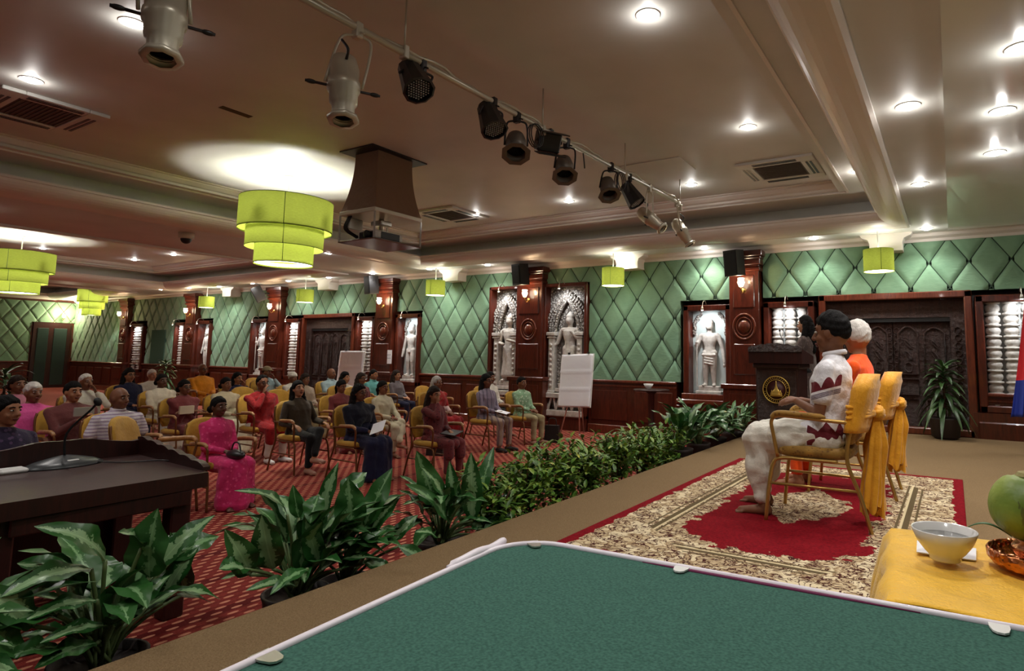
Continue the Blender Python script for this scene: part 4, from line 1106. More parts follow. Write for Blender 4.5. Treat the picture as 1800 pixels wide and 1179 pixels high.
    lp = MB().tube([(.082, -.024, -.058), (.0925, -.010, -.055), (.094, 0, -.057), (.0925, .010, -.055), (.082, .024, -.058)], [.003, .006, .006, .006, .003], 8).tube([(.083, -.018, -.064), (.092, 0, -.067), (.083, .018, -.064)], [.003, .006, .003], 8)
    lp.xf(HM); sc(lp).build('lips', M['lips'], P)
    # hair
    hb = MB()
    if hair in ('short', 'recede'): haircap(hb, hair, 1.02 if hs > 1.09 else 1.01)
    elif hair == 'bun': haircap(hb, 'woman'); hb.ell((-.125, 0, -.03), (.045, .05, .048), 14, 9)
    elif hair == 'ponytail':
        haircap(hb, 'woman'); hb.cap((-.11, .0, -.03), .035, (-.10, .03, -.16), .03); hb.cap((-.10, .03, -.16), .03, (-.02, .10, -.34), .018)
    elif hair in ('long', 'bob'):
        haircap(hb, 'woman', 1.03); L = -.36 if hair == 'long' else -.15
        for q in (1, -1):
            hb.cap((-.035, q*.072, .02), .036, (-.035, q*.085, -.13), .042); hb.cap((-.035, q*.085, -.13), .042, (-.04, q*.10, L+.02), .036)
            if hair == 'long': hb.cap((-.02, q*.09, -.12), .034, (.03, q*.105, L+.05), .024)
        hb.cap((-.07, 0, -.02), .07, (-.09, 0, -.14), .07); hb.cap((-.09, 0, -.14), .072, (-.10, 0, L), .055)
    elif hair == 'fringe':
        hb.ell((-.014, 0, .015), (.105, .086, .10), 32, 22, fn=lambda d: .84+.16*smooth01((.25-abs(d.z+.12))/.15)*smooth01((-d.x+.25)/.2))
    elif hair == 'scarf':
        haircap(hb, 'full', 1.1); hb.cap((-.05, 0, -.05), .085, (-.06, 0, -.15), .095)
    elif hair == 'shaved': haircap(hb, 'recede', .955)
    elif hair == 'cap': haircap(hb, 'short')
    if hb.v:
        hb.xf(HM); sc(hb); remesh(hb, 'hair' if hair != 'scarf' else 'head_scarf', HC.get(hcol) or hcol, P, .0085*s if vox > .008 else .0055*s, 1, wrinkle=.0042*s if hair != 'cap' else .002, seed=seed, fqs=(80, 210))
    # top garment
    kind, tm = top; g = MB(); gv = (voxg or vox)*s
    tor2 = [(.50 if sit else .44, .132, .182), (.54, .132, .182), (.66, .118, .162 if fem else .17), (.76, .115, .158 if fem else .172), (.88, .132 if fem else .124, .168 if fem else .186), (.955, .105, .170 if fem else .186), (.995, .082, .140), (1.025, .066, .095), (1.05, .057, .064)]
    g.loft([T(z, a, b) for z, a, b in tor2], 24)
    slv = 0.62 if kind.endswith('_s') else 1.0
    for i in range(2):
        g.ell(sh[i], (.056, .052, .050), 12, 9); g.cap(neck-V3((.005, 0, .045)), .05, sh[i]+V3((0, 0, .004)), .046)
        if slv < 1: g.cap(sh[i], .055, sh[i].lerp(el[i], slv), .062)
        else: g.cap(sh[i], .054, el[i], .050); g.cap(el[i], .052, el[i].lerp(wr[i], .86), .040)
    if sit and kind.startswith('kurta'):
        for i, q in enumerate((1, -1)): g.cap(hip(q), .105, kn[i], .082); g.cap(kn[i]+V3((-.0, 0, .0)), .08, kn[i]+V3((.015, 0, -.16)), .075)
        g.cap(hip(0), .11, (kn[0]+kn[1])/2, .075)
    elif sit:
        for i, q in enumerate((1, -1)): g.cap(hip(q)+V3((0, 0, .02)), .115, hip(q).lerp(kn[i], .25), .10)
    elif kind.startswith('kurta'):
        g.loft([(0, 0, .42, .17, .24), (0, 0, .7, .15, .205), (0, 0, .92, .14, .185), (sx(1.1), 0, 1.12, .12, .16)])
    elif not sit: g.loft([(0, 0, .80, .14, .19), (0, 0, .95, .135, .185), (sx(1.1), 0, 1.1, .12, .16)])
    remesh(sc(g), 'kurta' if kind.startswith('kurta') else 'shirt', tm, P, gv, 2, wrinkle=.006*s, seed=seed+11)
    if 'collar' in extras:
        c = MB(); 
        c.tube([(neck.x+.066*math.cos(a), .066*math.sin(a), neck.z-.005+.012*math.cos(a)*-1) for a in [2*PI*i/20 for i in range(20)]], .011, 6, True, flat=1.6)
        sc(c).build('collar', tm, P)
    # bottom garment
    kind, bm_ = bottom; g = MB()
    if sit:
        for i, q in enumerate((1, -1)):
            a, b, c_, d_ = {'trousers': (.098, .070, .066, .052), 'dhoti': (.112, .100, .098, .056), 'skirt': (.11, .10, .12, .135)}[kind]
            g.cap(hip(q), a, kn[i], b); g.cap(kn[i], b, an[i]+V3((0, 0, .05 if kind != 'skirt' else -.0)), c_ if kind == 'skirt' else d_)
            if kind == 'dhoti': g.ell(kn[i].lerp(an[i], .42), (.088, .088, .19), 14, 9); g.ell(hip(q).lerp(kn[i], .55)-V3((0, 0, .015)), (.17, .115, .095), 14, 9)
        g.cap(hip(1), .115, hip(-1), .115)
        if kind == 'skirt': g.cap((kn[0]+kn[1])/2+V3((.01, 0, 0)), .115, (an[0]+an[1])/2+V3((.02, 0, 0)), .165); g.cap(hip(0), .1, (kn[0]+kn[1])/2, .09)
    else:
        for i, q in enumerate((1, -1)): g.cap(hip(q), .098, kn[i], .075); g.cap(kn[i], .075, an[i]+V3((0, 0, .02)), .065)
        g.cap(hip(1), .11, hip(-1), .11)
    remesh(sc(g), {'trousers': 'trousers', 'dhoti': 'dhoti_trousers', 'skirt': 'skirt'}[kind], bm_, P, gv, 2, wrinkle=(.008 if kind != 'dhoti' else .013)*s, seed=seed+5)
    if shoe:
        g = MB()
        for i, q in enumerate((1, -1)):
            fd = V3((math.cos(.15*q), math.sin(.15*q), 0))
            o = MB().cap(an[i]+V3((-.03, 0, -.045)), .043, an[i]+fd*.17+V3((0, 0, -.055)), .032); sc(o).build('shoe', shoe, P)
    for e in extras:
        if e == 'glasses':
            g = MB()
            for q in (1, -1):
                g.tube([(.098, q*.033+.022*math.cos(a), .010+.017*math.sin(a)) for a in [2*PI*i/14 for i in range(14)]], .0028, 5, True)
                g.tube([(.098, q*.054, .014), (.04, q*.082, .014), (.0, q*.086, .008)], .0025, 5)
            g.tube([(.098, -.011, .012), (.101, 0, .015), (.098, .011, .012)], .0025, 5); g.xf(HM); sc(g).build('glasses', M['black'], P)
        elif isinstance(e, tuple) and e[0] == 'shawl':
            g = MB(); g.loft([T(z, a*1.14, b*1.10) for z, a, b in tor2[3:]], 24)
            for i in range(2): g.cap(sh[i], .064, sh[i].lerp(el[i], .8), .066)
            if len(e) > 2:
                g.cap(sh[0]+V3((.05, 0, .0)), .05, (sx(.8)+.12, -.08, .78+dz), .05); g.cap((sx(.8)+.12, -.08, .78+dz), .05, (sx(.6)+.1, -.14, .6+dz), .045)
            remesh(sc(g), 'shawl', e[1], P, gv, 2, wrinkle=.011*s, seed=seed+21)
        elif isinstance(e, tuple) and e[0] == 'cap':
            g = MB().ell((-.014, 0, .045), (.118, .098, .105), 24, 14, fn=lambda d: 1 if d.z > -.05 else .80)
            if e[2]: g.cap((.06, 0, .06), .06, (.135, 0, .05), .045, .2, (0, 1, 0))
            g.xf(HM); remesh(sc(g), 'cap', e[1], P, .009*s, 1)
    P['_wr'] = 0; del P['_wr']
    return P, [Vector(wq)*s for wq in wr]

# ------------------------------------------------------------------ chairs
M['mustard'] = cloth('mustard_velvet', (196, 150, 56), .7, var=.1)
M['armwood'] = woodm('varnished_arm_wood', hexc(150, 106, 66), hexc(196, 150, 104), rough=.35, coat=.2)
M['legbrown'] = mat('brown_gold_metal', (.20, .09, .035, 1), .35, metal=.6)
M['goldcloth'] = cloth('gold_brocade', (170, 128, 54), .55, var=.2, kind='floral', rgb2=(120, 84, 36), sc=1.6)
def make_chair(label, fab, fm, am, group, stage=False):
    t = thing('armchair', label, 'chair', (0, 0, 0), 0, group)
    mb = MB(); 
    rs = []
    for z, e in ((.425, -.02), (.44, .0), (.475, .0), (.492, -.02), (.497, -.06)):
        ring = []
        for k in range(28):
            a = 2*PI*k/28; c, s_ = math.cos(a), math.sin(a); p = 5
            r = (abs(c)**p+abs(s_)**p)**(-1/p); ring.append((c*r*(.235+e), s_*r*(.25+e), z))
        rs.append(ring)
    mb.rings(rs); mb.build('seat', fab, t)
    out = [(-.19, .52), (-.225, .60), (-.235, .72), (-.225, .82), (-.19, .885), (-.11, .925), (0, .938), (.11, .925), (.19, .885), (.225, .82), (.235, .72), (.225, .60), (.19, .52)]
    def bk(y, z, o): return (-.205-(z-.5)*.22-.05*(1-(y/.235)**2)*.6+o, y, z)
    rs = []
    cy, cz = 0, .73
    for o, k in ((-.028, .90), (-.02, .985), (.0, 1.0), (.02, .985), (.03, .90), (.036, .5), (.037, .02)):
        rs.append([bk(cy+(y-cy)*k, cz+(z-cz)*k, o) for y, z in out])
    rs = [[bk((y)*.02, cz+(z-cz)*.02, -.03) for y, z in out]]+rs
    mb = MB().rings(rs); mb.build('backrest', fab, t)
    R_ = .0125
    for q in (1, -1):
        MB().tube(smoothpts([(.285, q*.265, 0), (.262, q*.258, .22), (.235, q*.25, .37), (.18, q*.245, .412), (.0, q*.245, .415), (-.16, q*.24, .415)], 5), R_, 8).build('front_leg', fm, t)
        MB().tube(smoothpts([(-.345, q*.245, 0), (-.285, q*.24, .22), (-.215, q*.235, .42), (-.23, q*.235, .58), (-.272, q*.235, .78), (-.29, q*.215, .87)], 5), R_, 8).build('back_leg', fm, t)
        MB().tube([(.265, q*.259, .25), (-.285, q*.241, .25)], .009, 8).build('side_stretcher', fm, t)
        arm = smoothpts([(.205, q*.248, .42), (.225, q*.262, .55), (.235, q*.275, .645), (.19, q*.283, .683), (.05, q*.28, .680), (-.12, q*.265, .668), (-.25, q*.24, .66)], 5)
        a_ = MB().tube(arm, R_, 8).build('arm_post', fm, t)
        MB().tube([Vector(p)+Vector((0, 0, .012)) for p in smoothpts([(.235, q*.275, .650), (.19, q*.284, .688), (.05, q*.282, .686), (-.1, q*.268, .676)], 5)], [.008]+[.019]*14+[.008], 10, flat=1.0).build('armrest', am, a_)
    return t
CH0 = make_chair('mustard armchair', M['mustard'], M['legbrown'], M['armwood'], 'mustard audience armchairs')
used = [False]
def place_chair(x, y, rz, label, sc=.92):
    if not used[0]:
        used[0] = True; c = CH0; c.location = (x, y, 0); c.rotation_euler = (0, 0, rz); c['label'] = label
    else: c = dup(CH0, (x, y, 0), rz, label)
    c.scale = (sc,)*3; return c

# audience: head-top pixel, plane X of the head, yaw, description
COLR = dict(pink=(214, 48, 112), stripe=(214, 206, 214), maroon=(110, 44, 46), navy=(24, 26, 58), white=(214, 208, 196), cream=(206, 196, 168), orange=(226, 144, 34), ltblue=(160, 184, 190), red=(156, 24, 28),
            olive=(62, 50, 34), teal=(96, 164, 160), grey=(112, 104, 108), lav=(138, 124, 142), mint=(140, 176, 140), khaki=(168, 156, 118), black=(16, 14, 16), violet=(44, 34, 60))
def C(n, **k): return cloth('cloth_'+n+''.join('_'+str(v) for v in k.values() if isinstance(v, str)), COLR[n], **k)
blackm = C('black'); whitem = C('white'); navym = C('navy')
AUD = [
 # name px  X  yaw head-yaw  kwargs, label, chair label
 dict(px=(385, 703), X=-6.05, rz=.05, hy=.15, skin='d', hair='bun', top=('kurta_l', C('pink', kind='floral', rgb2=(222, 78, 134))), bottom=('skirt', C('pink', kind='floral', rgb2=(222, 78, 134))), arms=('lap', 'lap'),
      extras=(), label='woman in a bright pink floor-length dress holding a black bag, front row', ch='mustard armchair of the woman in bright pink', wide=.95),
 dict(px=(212, 682), X=-6.75, rz=.12, hy=.25, skin='b', hair='none', top=('shirt_s', cloth('striped_polo', COLR['stripe'], kind='stripe', rgb2=(150, 130, 156))), arms=('rest', 'rest'), extras=('collar',), wide=1.12,
      bottom=('trousers', C('khaki')), label='bald man in a striped polo shirt behind the desk', ch='mustard armchair of the bald man in a striped polo'),
 dict(px=(130, 672), X=-7.7, rz=.1, hy=.1, skin='a', hair='short', top=('kurta_l', cloth('maroon_kurta', (112, 60, 58))), arms=('up', 'up'), extras=(), wide=1.15, bottom=('trousers', C('khaki')),
      label='black-haired man in a brownish maroon kurta holding up a phone', ch='mustard armchair of the man holding up a phone'),
 dict(px=(14, 697), X=-5.6, rz=.15, hy=.35, skin='a', hair='bun', top=('shirt_l', C('violet', kind='floral', rgb2=(80, 60, 90))), arms=('lap', 'lap'), bottom=('trousers', blackm),
      label='dark-haired woman in dark violet at the left edge, in profile', ch='mustard armchair at the left edge of the photo'),
 dict(px=(60, 673), X=-8.0, rz=.1, hy=.1, skin='b', hair='short', hcol='white', top=('kurta_l', cloth('pink_kurta', (226, 90, 160))), arms=('lap', 'lap'), wide=1.1, bottom=('trousers', whitem),
      label='white-haired person in a pink kurta at the far left', ch='mustard armchair of the white-haired person in pink'),
 dict(px=(32, 661), X=-9.4, rz=.1, hy=.2, skin='b', hair='bun', hcol='brown', top=('shirt_l', cloth('rose_blouse', (190, 120, 140))), arms=('lap', 'lap'), bottom=('skirt', C('maroon')),
      label='brown-haired woman behind the white-haired person in pink', ch='mustard armchair of the brown-haired woman at the far left'),
 dict(px=(152, 658), X=-9.9, rz=.1, hy=.15, skin='b', hair='recede', hcol='white', top=('shirt_l', C('white')), arms=('chin', 'lap'), wide=1.15, bottom=('trousers', C('white')),
      label='elderly man in loose white with a hand at his mouth', ch='mustard armchair of the elderly man in white'),
 dict(px=(228, 648), X=-11.2, rz=.1, hy=.1, skin='a', hair='long', top=('shirt_l', C('navy')), arms=('lap', 'lap'), bottom=('trousers', navym), extras=('glasses',),
      label='long-haired woman in navy in the back row, behind the bald polo man', ch='mustard armchair of the back-row woman in navy'),
 dict(px=(285, 658), X=-10.2, rz=.1, hy=.1, skin='d', hair='bun', top=('shirt_l', C('cream')), arms=('lap', 'lap'), bottom=('skirt', C('white')), extras=(('shawl', cloth('cream_shawl', (220, 208, 188)), 1),), wide=1.1,
      label='woman wrapped in a cream shawl, left of the woman in maroon with glasses', ch='mustard armchair of the woman in the cream shawl'),
 dict(px=(325, 668), X=-8.7, rz=.1, hy=.1, skin='b', hair='bun', top=('shirt_s', C('maroon')), arms=('fold', 'fold'), bottom=('skirt', C('maroon')), extras=('glasses', ('shawl', cloth('maroon_sari', (116, 50, 52)), 1)), wide=1.1,
      label='woman in a maroon sari and glasses with folded arms', ch='mustard armchair of the woman in the maroon sari'),
 dict(px=(357, 640), X=-12.6, rz=.1, hy=.05, skin='b', hair='none', top=('kurta_l', C('orange')), arms=('lap', 'lap'), bottom=('trousers', C('orange')), wide=1.1, extras=('glasses',),
      label='shaven-headed man in a bright orange-yellow kurta, back row', ch='mustard armchair of the man in orange-yellow'),
 dict(px=(418, 655), X=-10.6, rz=.1, hy=.15, skin='a', hair='bob', top=('shirt_l', C('navy', kind='floral', rgb2=(60, 56, 90))), arms=('chin', 'lap'), bottom=('trousers', navym), extras=('glasses',),
      label='woman in dark blue with glasses resting her chin on her hand', ch='mustard armchair of the woman in dark blue'),
 dict(px=(398, 664), X=-9.1, rz=.1, hy=.1, skin='b', hair='bun', top=('shirt_l', C('cream')), arms=('lap', 'lap'), bottom=('skirt', C('cream')), extras=(('shawl', cloth('beige_shawl', (206, 190, 160)), 1),), wide=1.1,
      label='woman in a beige shawl behind the woman in bright pink', ch='mustard armchair of the woman in the beige shawl'),
 dict(px=(470, 645), X=-12.0, rz=.1, hy=.1, skin='b', hair='cap', top=('shirt_l', C('ltblue')), arms=('chin', 'lap'), bottom=('trousers', C('khaki')), extras=(('cap', cloth('khaki_cap', (150, 136, 104)), True),), wide=1.1,
      label='man in a light blue shirt and khaki cap, back row', ch='mustard armchair of the man in the khaki cap'),
 dict(px=(462, 660), X=-8.0, rz=.0, hy=.05, skin='b', hair='recede', top=('kurta_l', C('red', kind='floral', rgb2=(120, 16, 22))), arms=('lap', 'chin'), bottom=('trousers', C('white')), wide=1.12, extras=('glasses', ),
      label='man in a red kurta and white trousers with a hand on his chin', ch='mustard armchair of the man in the red kurta', shoe=mat('white_sock', (.7, .68, .66, 1), .8)),
 dict(px=(515, 655), X=-10.8, rz=.1, hy=.15, skin='b', hair='cap', hcol='white', top=('shirt_l', C('white')), arms=('lap', 'lap'), bottom=('trousers', C('white')), extras=(('cap', cloth('white_cap', (220, 214, 204)), False),),
      label='person in white with a white knitted cap', ch='mustard armchair of the person in the white cap'),
 dict(px=(537, 657), X=-9.7, rz=.1, hy=.1, skin='b', hair='bob', hcol='brown', top=('shirt_l', cloth('tan_blouse', (170, 150, 130))), arms=('lap', 'lap'), bottom=('skirt', C('khaki')), extras=('glasses',),
      label='woman with glasses and a tan blouse behind the woman in olive', ch='mustard armchair of the woman in the tan blouse'),
 dict(px=(525, 670), X=-7.0, rz=.0, hy=-.1, hp=-.18, skin='c', hair='long', top=('shirt_l', cloth('olive_floral', COLR['olive'], kind='big', rgb2=(52, 42, 30))), arms=('rest', 'rest'), bottom=('trousers', blackm),
      label='long-haired woman in an olive top with white flowers, chin raised', ch='mustard armchair of the woman in the olive top', shoe=mat('beige_shoe', hexc(170, 130, 110), .5), lean=.2, cross=True),
 dict(px=(583, 648), X=-10.6, rz=.1, hy=.2, skin='b', hair='none', top=('shirt_s', C('ltblue')), arms=('lap', 'lap'), bottom=('trousers', C('khaki')), extras=('collar',), wide=1.15,
      label='bald man in a light blue collared shirt in front of the far flip chart', ch='mustard armchair of the bald man in light blue'),
 dict(px=(600, 668), X=-7.8, rz=.0, hy=.1, hp=.25, skin='b', hair='ponytail', top=('kurta_l', C('maroon')), arms=('lap', 'lap'), bottom=('skirt', C('maroon')), lean=-.02, wide=1.05,
      label='woman in a maroon kurta looking down at notes', ch='mustard armchair of the woman looking down at notes'),
 dict(px=(607, 654), X=-9.4, rz=.1, hy=.2, skin='c', hair='bob', top=('shirt_l', C('white')), arms=('lap', 'lap'), bottom=('trousers', blackm),
      label='black-haired woman in white beside the bald man in light blue', ch='mustard armchair of the black-haired woman in white'),
 dict(px=(635, 656), X=-9.0, rz=.1, hy=.2, skin='b', hair='bob', hcol='brown', top=('shirt_l', C('maroon')), arms=('lap', 'lap'), bottom=('trousers', blackm), extras=('glasses',),
      label='short-haired woman in maroon behind the woman in navy', ch='mustard armchair of the short-haired woman in maroon'),
 dict(px=(657, 650), X=-10.0, rz=.1, hy=.2, skin='a', hair='short', top=('shirt_s', C('teal')), arms=('lap', 'lap'), bottom=('trousers', navym), extras=('collar',), wide=1.1,
      label='man in a teal shirt below the taped notice', ch='mustard armchair of the man in the teal shirt'),
 dict(px=(632, 676), X=-6.0, rz=.0, hy=.2, skin='b', hair='long', top=('kurta_l', C('navy')), arms=('lap', 'lap'), bottom=('skirt', C('navy')), extras=('glasses', ('shawl', cloth('navy_scarf', (18, 20, 36)), 1)), wide=1.12,
      label='long-haired woman in a navy dress and glasses holding a white paper', ch='mustard armchair of the woman in the navy dress'),
 dict(px=(673, 670), X=-7.05, rz=.05, hy=.1, skin='b', hair='ponytail', top=('kurta_l', C('cream')), arms=('knee', 'lap'), bottom=('trousers', C('cream')), cross=True,
      label='woman in a cream kurta with a plait over her shoulder', ch='mustard armchair of the woman in the cream kurta'),
 dict(px=(697, 651), X=-9.7, rz=.1, hy=.25, skin='c', hair='long', hcol='brown', top=('shirt_l', C('grey')), arms=('lap', 'lap'), bottom=('trousers', navym),
      label='woman with wavy hair in grey below the niche statue', ch='mustard armchair of the wavy-haired woman in grey'),
 dict(px=(763, 680), X=-5.35, rz=-.05, hy=.1, hp=.1, skin='a', hair='long', hcol='brown', top=('kurta_l', C('maroon', kind='floral', rgb2=(70, 26, 34))), arms=('lap', 'face'), bottom=('trousers', C('maroon')), wide=.95,
      label='woman in patterned maroon touching her face, with a tablet on her lap', ch='mustard armchair of the woman touching her face'),
 dict(px=(768, 662), X=-6.9, rz=.0, hy=.1, skin='b', hair='bob', hcol='grey', top=('kurta_l', cloth('pale_pink_kurta', (220, 190, 184))), arms=('lap', 'lap'), bottom=('skirt', C('red')), extras=(('shawl', C('red'), 1),), wide=1.05,
      label='grey-haired woman with a red shawl and skirt', ch='mustard armchair of the woman with the red shawl'),
 dict(px=(855, 658), X=-6.2, rz=-.05, hy=.1, skin='b', hair='bob', top=('shirt_l', C('lav', kind='vstripe', rgb2=(96, 88, 104))), arms=('lap', 'lap'), bottom=('trousers', cloth('striped_beige_trousers', (168, 146, 128), kind='vstripe', rgb2=(120, 100, 104))), extras=('glasses',),
      label='woman in a striped lavender jacket holding papers, near the arched relief', ch='mustard armchair of the woman in the lavender jacket', shoe=mat('black_shoe', (.02, .02, .02, 1), .4)),
 dict(px=(862, 654), X=-7.2, rz=.0, hy=.1, skin='b', hair='bob', top=('shirt_l', C('white')), arms=('lap', 'lap'), bottom=('trousers', blackm),
      label='person in white mostly hidden behind the woman in lavender', ch='mustard armchair hidden behind the woman in lavender'),
 dict(px=(917, 663), X=-6.2, rz=-.1, hy=.1, skin='b', hair='short', top=('shirt_l', C('mint', kind='floral', rgb2=(196, 208, 186))), arms=('lap', 'lap'), bottom=('trousers', C('khaki')), wide=1.05,
      label='man in a mint green floral shirt seated left of the flip chart', ch='mustard armchair of the man in mint green', shoe=mat('beige_shoe', hexc(170, 130, 110), .5)),
 dict(px=(268, 650), X=-12.9, rz=.1, hy=.1, skin='c', hair='short', hcol='white', top=('shirt_l', C('white')), arms=('lap', 'lap'), bottom=('trousers', C('white')),
      label='tiny distant white-haired person behind the cream shawl', ch='mustard armchair of the distant white-haired person'),
]
WR = {}
for i, a in enumerate(AUD):
    hp_ = onX(a['px'][0], a['px'][1], a['X']); kw = {k: v for k, v in a.items() if k not in ('px', 'X', 'label', 'ch', 'rz')}
    s = hp_.z/1.292; s = max(.76, min(.96, s)); rz = a['rz']; ln = a.get('lean', .1)
    hx = -(1.1-.53)*math.tan(ln)+.022
    off = Vector((math.cos(rz), math.sin(rz), 0))*hx*s
    root = (hp_.x-off.x, hp_.y-off.y, 0); kw['wide'] = kw.get('wide', 1.03)*1.10
    far = a['X'] < -8.5
    _, w_ = person(a['label'], root, rz, s, seed=i, vox=.013 if far else .0105, **kw)
    Rm = Matrix.Rotation(rz, 4, 'Z'); WR[a['label']] = ([Vector(root)+Rm @ v for v in w_], s)
    cs = .92*s/.86; cs = max(.84, min(1.0, cs)); cx_ = .035
    place_chair(root[0]+cx_*math.cos(rz), root[1]+cx_*math.sin(rz), rz, a['ch'], cs)
# empty chairs
e = onX(285, 740, -6.1); place_chair(-5.9, e.y-.12, .75, 'empty mustard armchair with its rounded back turned, behind the desk')
place_chair(-7.9, 8.0, .05, 'empty mustard armchair behind the woman touching her face')
place_chair(-12.9, 7.9, .1, 'empty mustard armchair just right of the man in orange-yellow'); place_chair(-11.8, 6.75, .1, 'empty mustard armchair with a rounded back in front of the man in the khaki cap')
place_chair(-9.6, 5.75, .1, 'empty mustard armchair left of the person in the white cap'); place_chair(-8.6, 5.7, .05, 'empty mustard armchair left of the woman looking down at notes')
# papers, phone, tablet, bags held or standing by
def sheet(name, c, w_, h_, rot, label, cat, m=M['paper'], th=.003):
    o = MB().box((-w_/2, -h_/2, -th/2), (w_/2, h_/2, th/2), .001).build(name, m); o.location = c; o.rotation_euler = rot; tag(o, label, cat); return o
def wr_of(txt, i=0):
    for k, (v, s) in WR.items():
        if txt in k: return v[i]
w0 = (wr_of('navy dress', 0)+wr_of('navy dress', 1))/2; sheet('paper_sheet', w0+Vector((.10, 0, .05)), .16, .22, (.5, -.35, .5), 'white paper held by the woman in the navy dress', 'paper')
w0 = (wr_of('holding up a phone', 0)+wr_of('holding up a phone', 1))/2; sheet('phone', w0+Vector((.07, -.03, .09)), .02, .17, (0, 0, .1), 'pale phone held up by the man in brownish maroon', 'phone', mat('pale_phone', hexc(160, 160, 150), .3), .085)
w0 = wr_of('touching her face', 0); sheet('tablet', w0+Vector((.05, -.02, -.01)), .18, .24, (.1, .1, .3), 'dark tablet on the lap of the woman touching her face', 'tablet', M['black'], .012)
w0 = wr_of('lavender jacket', 0); sheet('paper_sheet', w0+Vector((.08, -.05, .0)), .2, .14, (.1, .2, .2), 'folded white papers held by the woman in the lavender jacket', 'paper')
w0 = wr_of('looking down', 0); sheet('notebook', w0+Vector((.06, -.05, .02)), .2, .15, (.0, -.2, .2), 'open pale notebook of the woman looking down', 'notebook')
w0 = wr_of('folded arms', 0); sheet('card', w0+Vector((.08, -.02, .03)), .03, .18, (0, 0, .1), 'pale card held by the woman in the maroon sari', 'card', mat('pale_card', hexc(190, 176, 150), .7), .1)
w0 = wr_of('bright pink', 0)
t = thing('handbag', 'black handbag held by the woman in bright pink', 'bag', w0+Vector((.12, -.06, -.02))); MB().ell((0, 0, 0), (.12, .06, .045)).build('bag_body', M['black'], t); MB().tube(smoothpts([(-.08, 0, .02), (-.04, 0, .1), (.04, 0, .1), (.08, 0, .02)]), .007).build('handle', M['black'], t)
def bag(x, y, label, h=.28):
    t = thing('handbag', label, 'bag', (x, y, 0), .3, 'bags on the floor'); 
    MB().prism([(-.13, 0), (.13, 0), (.11, h), (-.11, h)], -.05, .05, 'xz').build('bag_body', M['black'], t); MB().tube(smoothpts([(-.07, 0, h), (-.05, 0, h+.1), (.05, 0, h+.1), (.07, 0, h)]), .007).build('handle', M['black'], t)
bag(-5.75, 8.55, 'black bag on the carpet beside the man in mint green'); bag(-6.35, 6.5, 'black bag under the chair between the cream kurta and the maroon pattern', .22)
p = onz(945, 798, 0); tag(MB().lathe([(.03, 0), (.03, .16), (.012, .19), (.014, .22)], n=14).build('bottle', M['black']), 'small dark bottle standing on the carpet behind the shrubs', 'bottle').location = (p.x, p.y, 0)

# ------------------------------------------------------------------ stage guests
def shirtcol():
    # white shirt with maroon temple silhouettes on the sleeves and hem
    x, y, z = xyz(coords('Object'))
    base = ramp(noise(coords('Object'), 8, 3), [(.3, hexc(214, 212, 218)), (.7, hexc(232, 230, 234))])
    ay = y.abs(); tt = (N.m('MULTIPLY', (1.0-z), .955)+(x+.07)*(-.30))/.265      # distance down the upper arm
    sl = ay.gt(.150)*(z.gt(.66))
    ang = x*11.0+ay*4
    spike = ((ang.mod(1.0)-.5).abs()*2.0)
    spike = spike*spike*.20
    arm = sl*(tt.gt(.20+spike))*(tt.lt(.45))
    lines = sl*((tt.gt(.50)*tt.lt(.62)))*((tt*36.0).mod(1.0).gt(.35))
    a2 = x*8.0+y*8.0
    s2 = ((a2.mod(1.0)-.5).abs()*2.0)*.06
    hem = (z.gt(.50))*(z.lt(.655-s2))*(x.lt(.10))
    hl = (z.gt(.478))*(z.lt(.49))
    rd = hexc(104, 18, 34)
    c = mixc(arm.max(hem), base, rd); c = mixc(lines.max(hl), c, hexc(74, 52, 76)); return c
M['tshirt'] = mat('white_printed_shirt', hexc(226, 224, 228), .8, colfn=shirtcol, bump=lambda: noise(coords('Object'), 16, 4, .6), bumpd=.012)
M['dhoti'] = cloth('offwhite_cotton', (222, 218, 206), .85, var=.04)
MAN = (-.72, 4.37, HS)
person('dark-haired man in a white shirt with maroon temple print, seated nearest on stage', MAN, PI-.04, 1.035, hs=1.1, arms=('clasp', 'clasp'), hy=.12*-1, hp=.06, skin='b', hair='short', top=('shirt_s', M['tshirt']), bottom=('dhoti', M['dhoti']),
       wide=1.2, vox=.0062, voxg=.0075, extras=('collar',), lean=.09, seed=77, group='people on stage', knee=.13, foot=(-.02, .05))
MONK = (-.70, 5.42, HS)
person('white-haired man in a bright orange kurta seated behind the man in white', MONK, PI-.05, 1.04, hs=1.08, arms=('lap', 'lap'), hy=-.75, skin='a', hair='short', hcol='white', top=('kurta_l', cloth('bright_orange_cloth', (255, 92, 24), var=.05)),
       bottom=('trousers', MATS['bright_orange_cloth']), wide=1.28, vox=.0085, extras=('glasses',), seed=78, group='people on stage')
LADY = onY(1425, 552, 8.45)
person('long-haired woman in a brown patterned kurta standing at the podium', (-1.74, 8.86, HS), PI-.1, .99, pose='stand', arms=('podium', 'podium'), hy=-.1, skin='c', hair='long', top=('kurta_l', cloth('brown_print_kurta', (84, 70, 66), kind='floral', rgb2=(112, 96, 90))),
       bottom=('trousers', blackm), vox=.009, seed=79, group='people on stage', lean=.02)
SC0 = make_chair('gold-framed armchair of the man in white, nearest on stage', M['goldcloth'], M['gold'], M['goldcloth'], 'gold armchairs on stage')
SC0.location = (-.80, 4.37, HS); SC0.rotation_euler = (0, 0, PI)
dup(SC0, (-.74, 5.42, HS), PI, 'gold-framed armchair of the man in orange')
M['sash'] = cloth('yellow_sash_cloth', (236, 166, 34), .6, var=.08, sheen=.3)
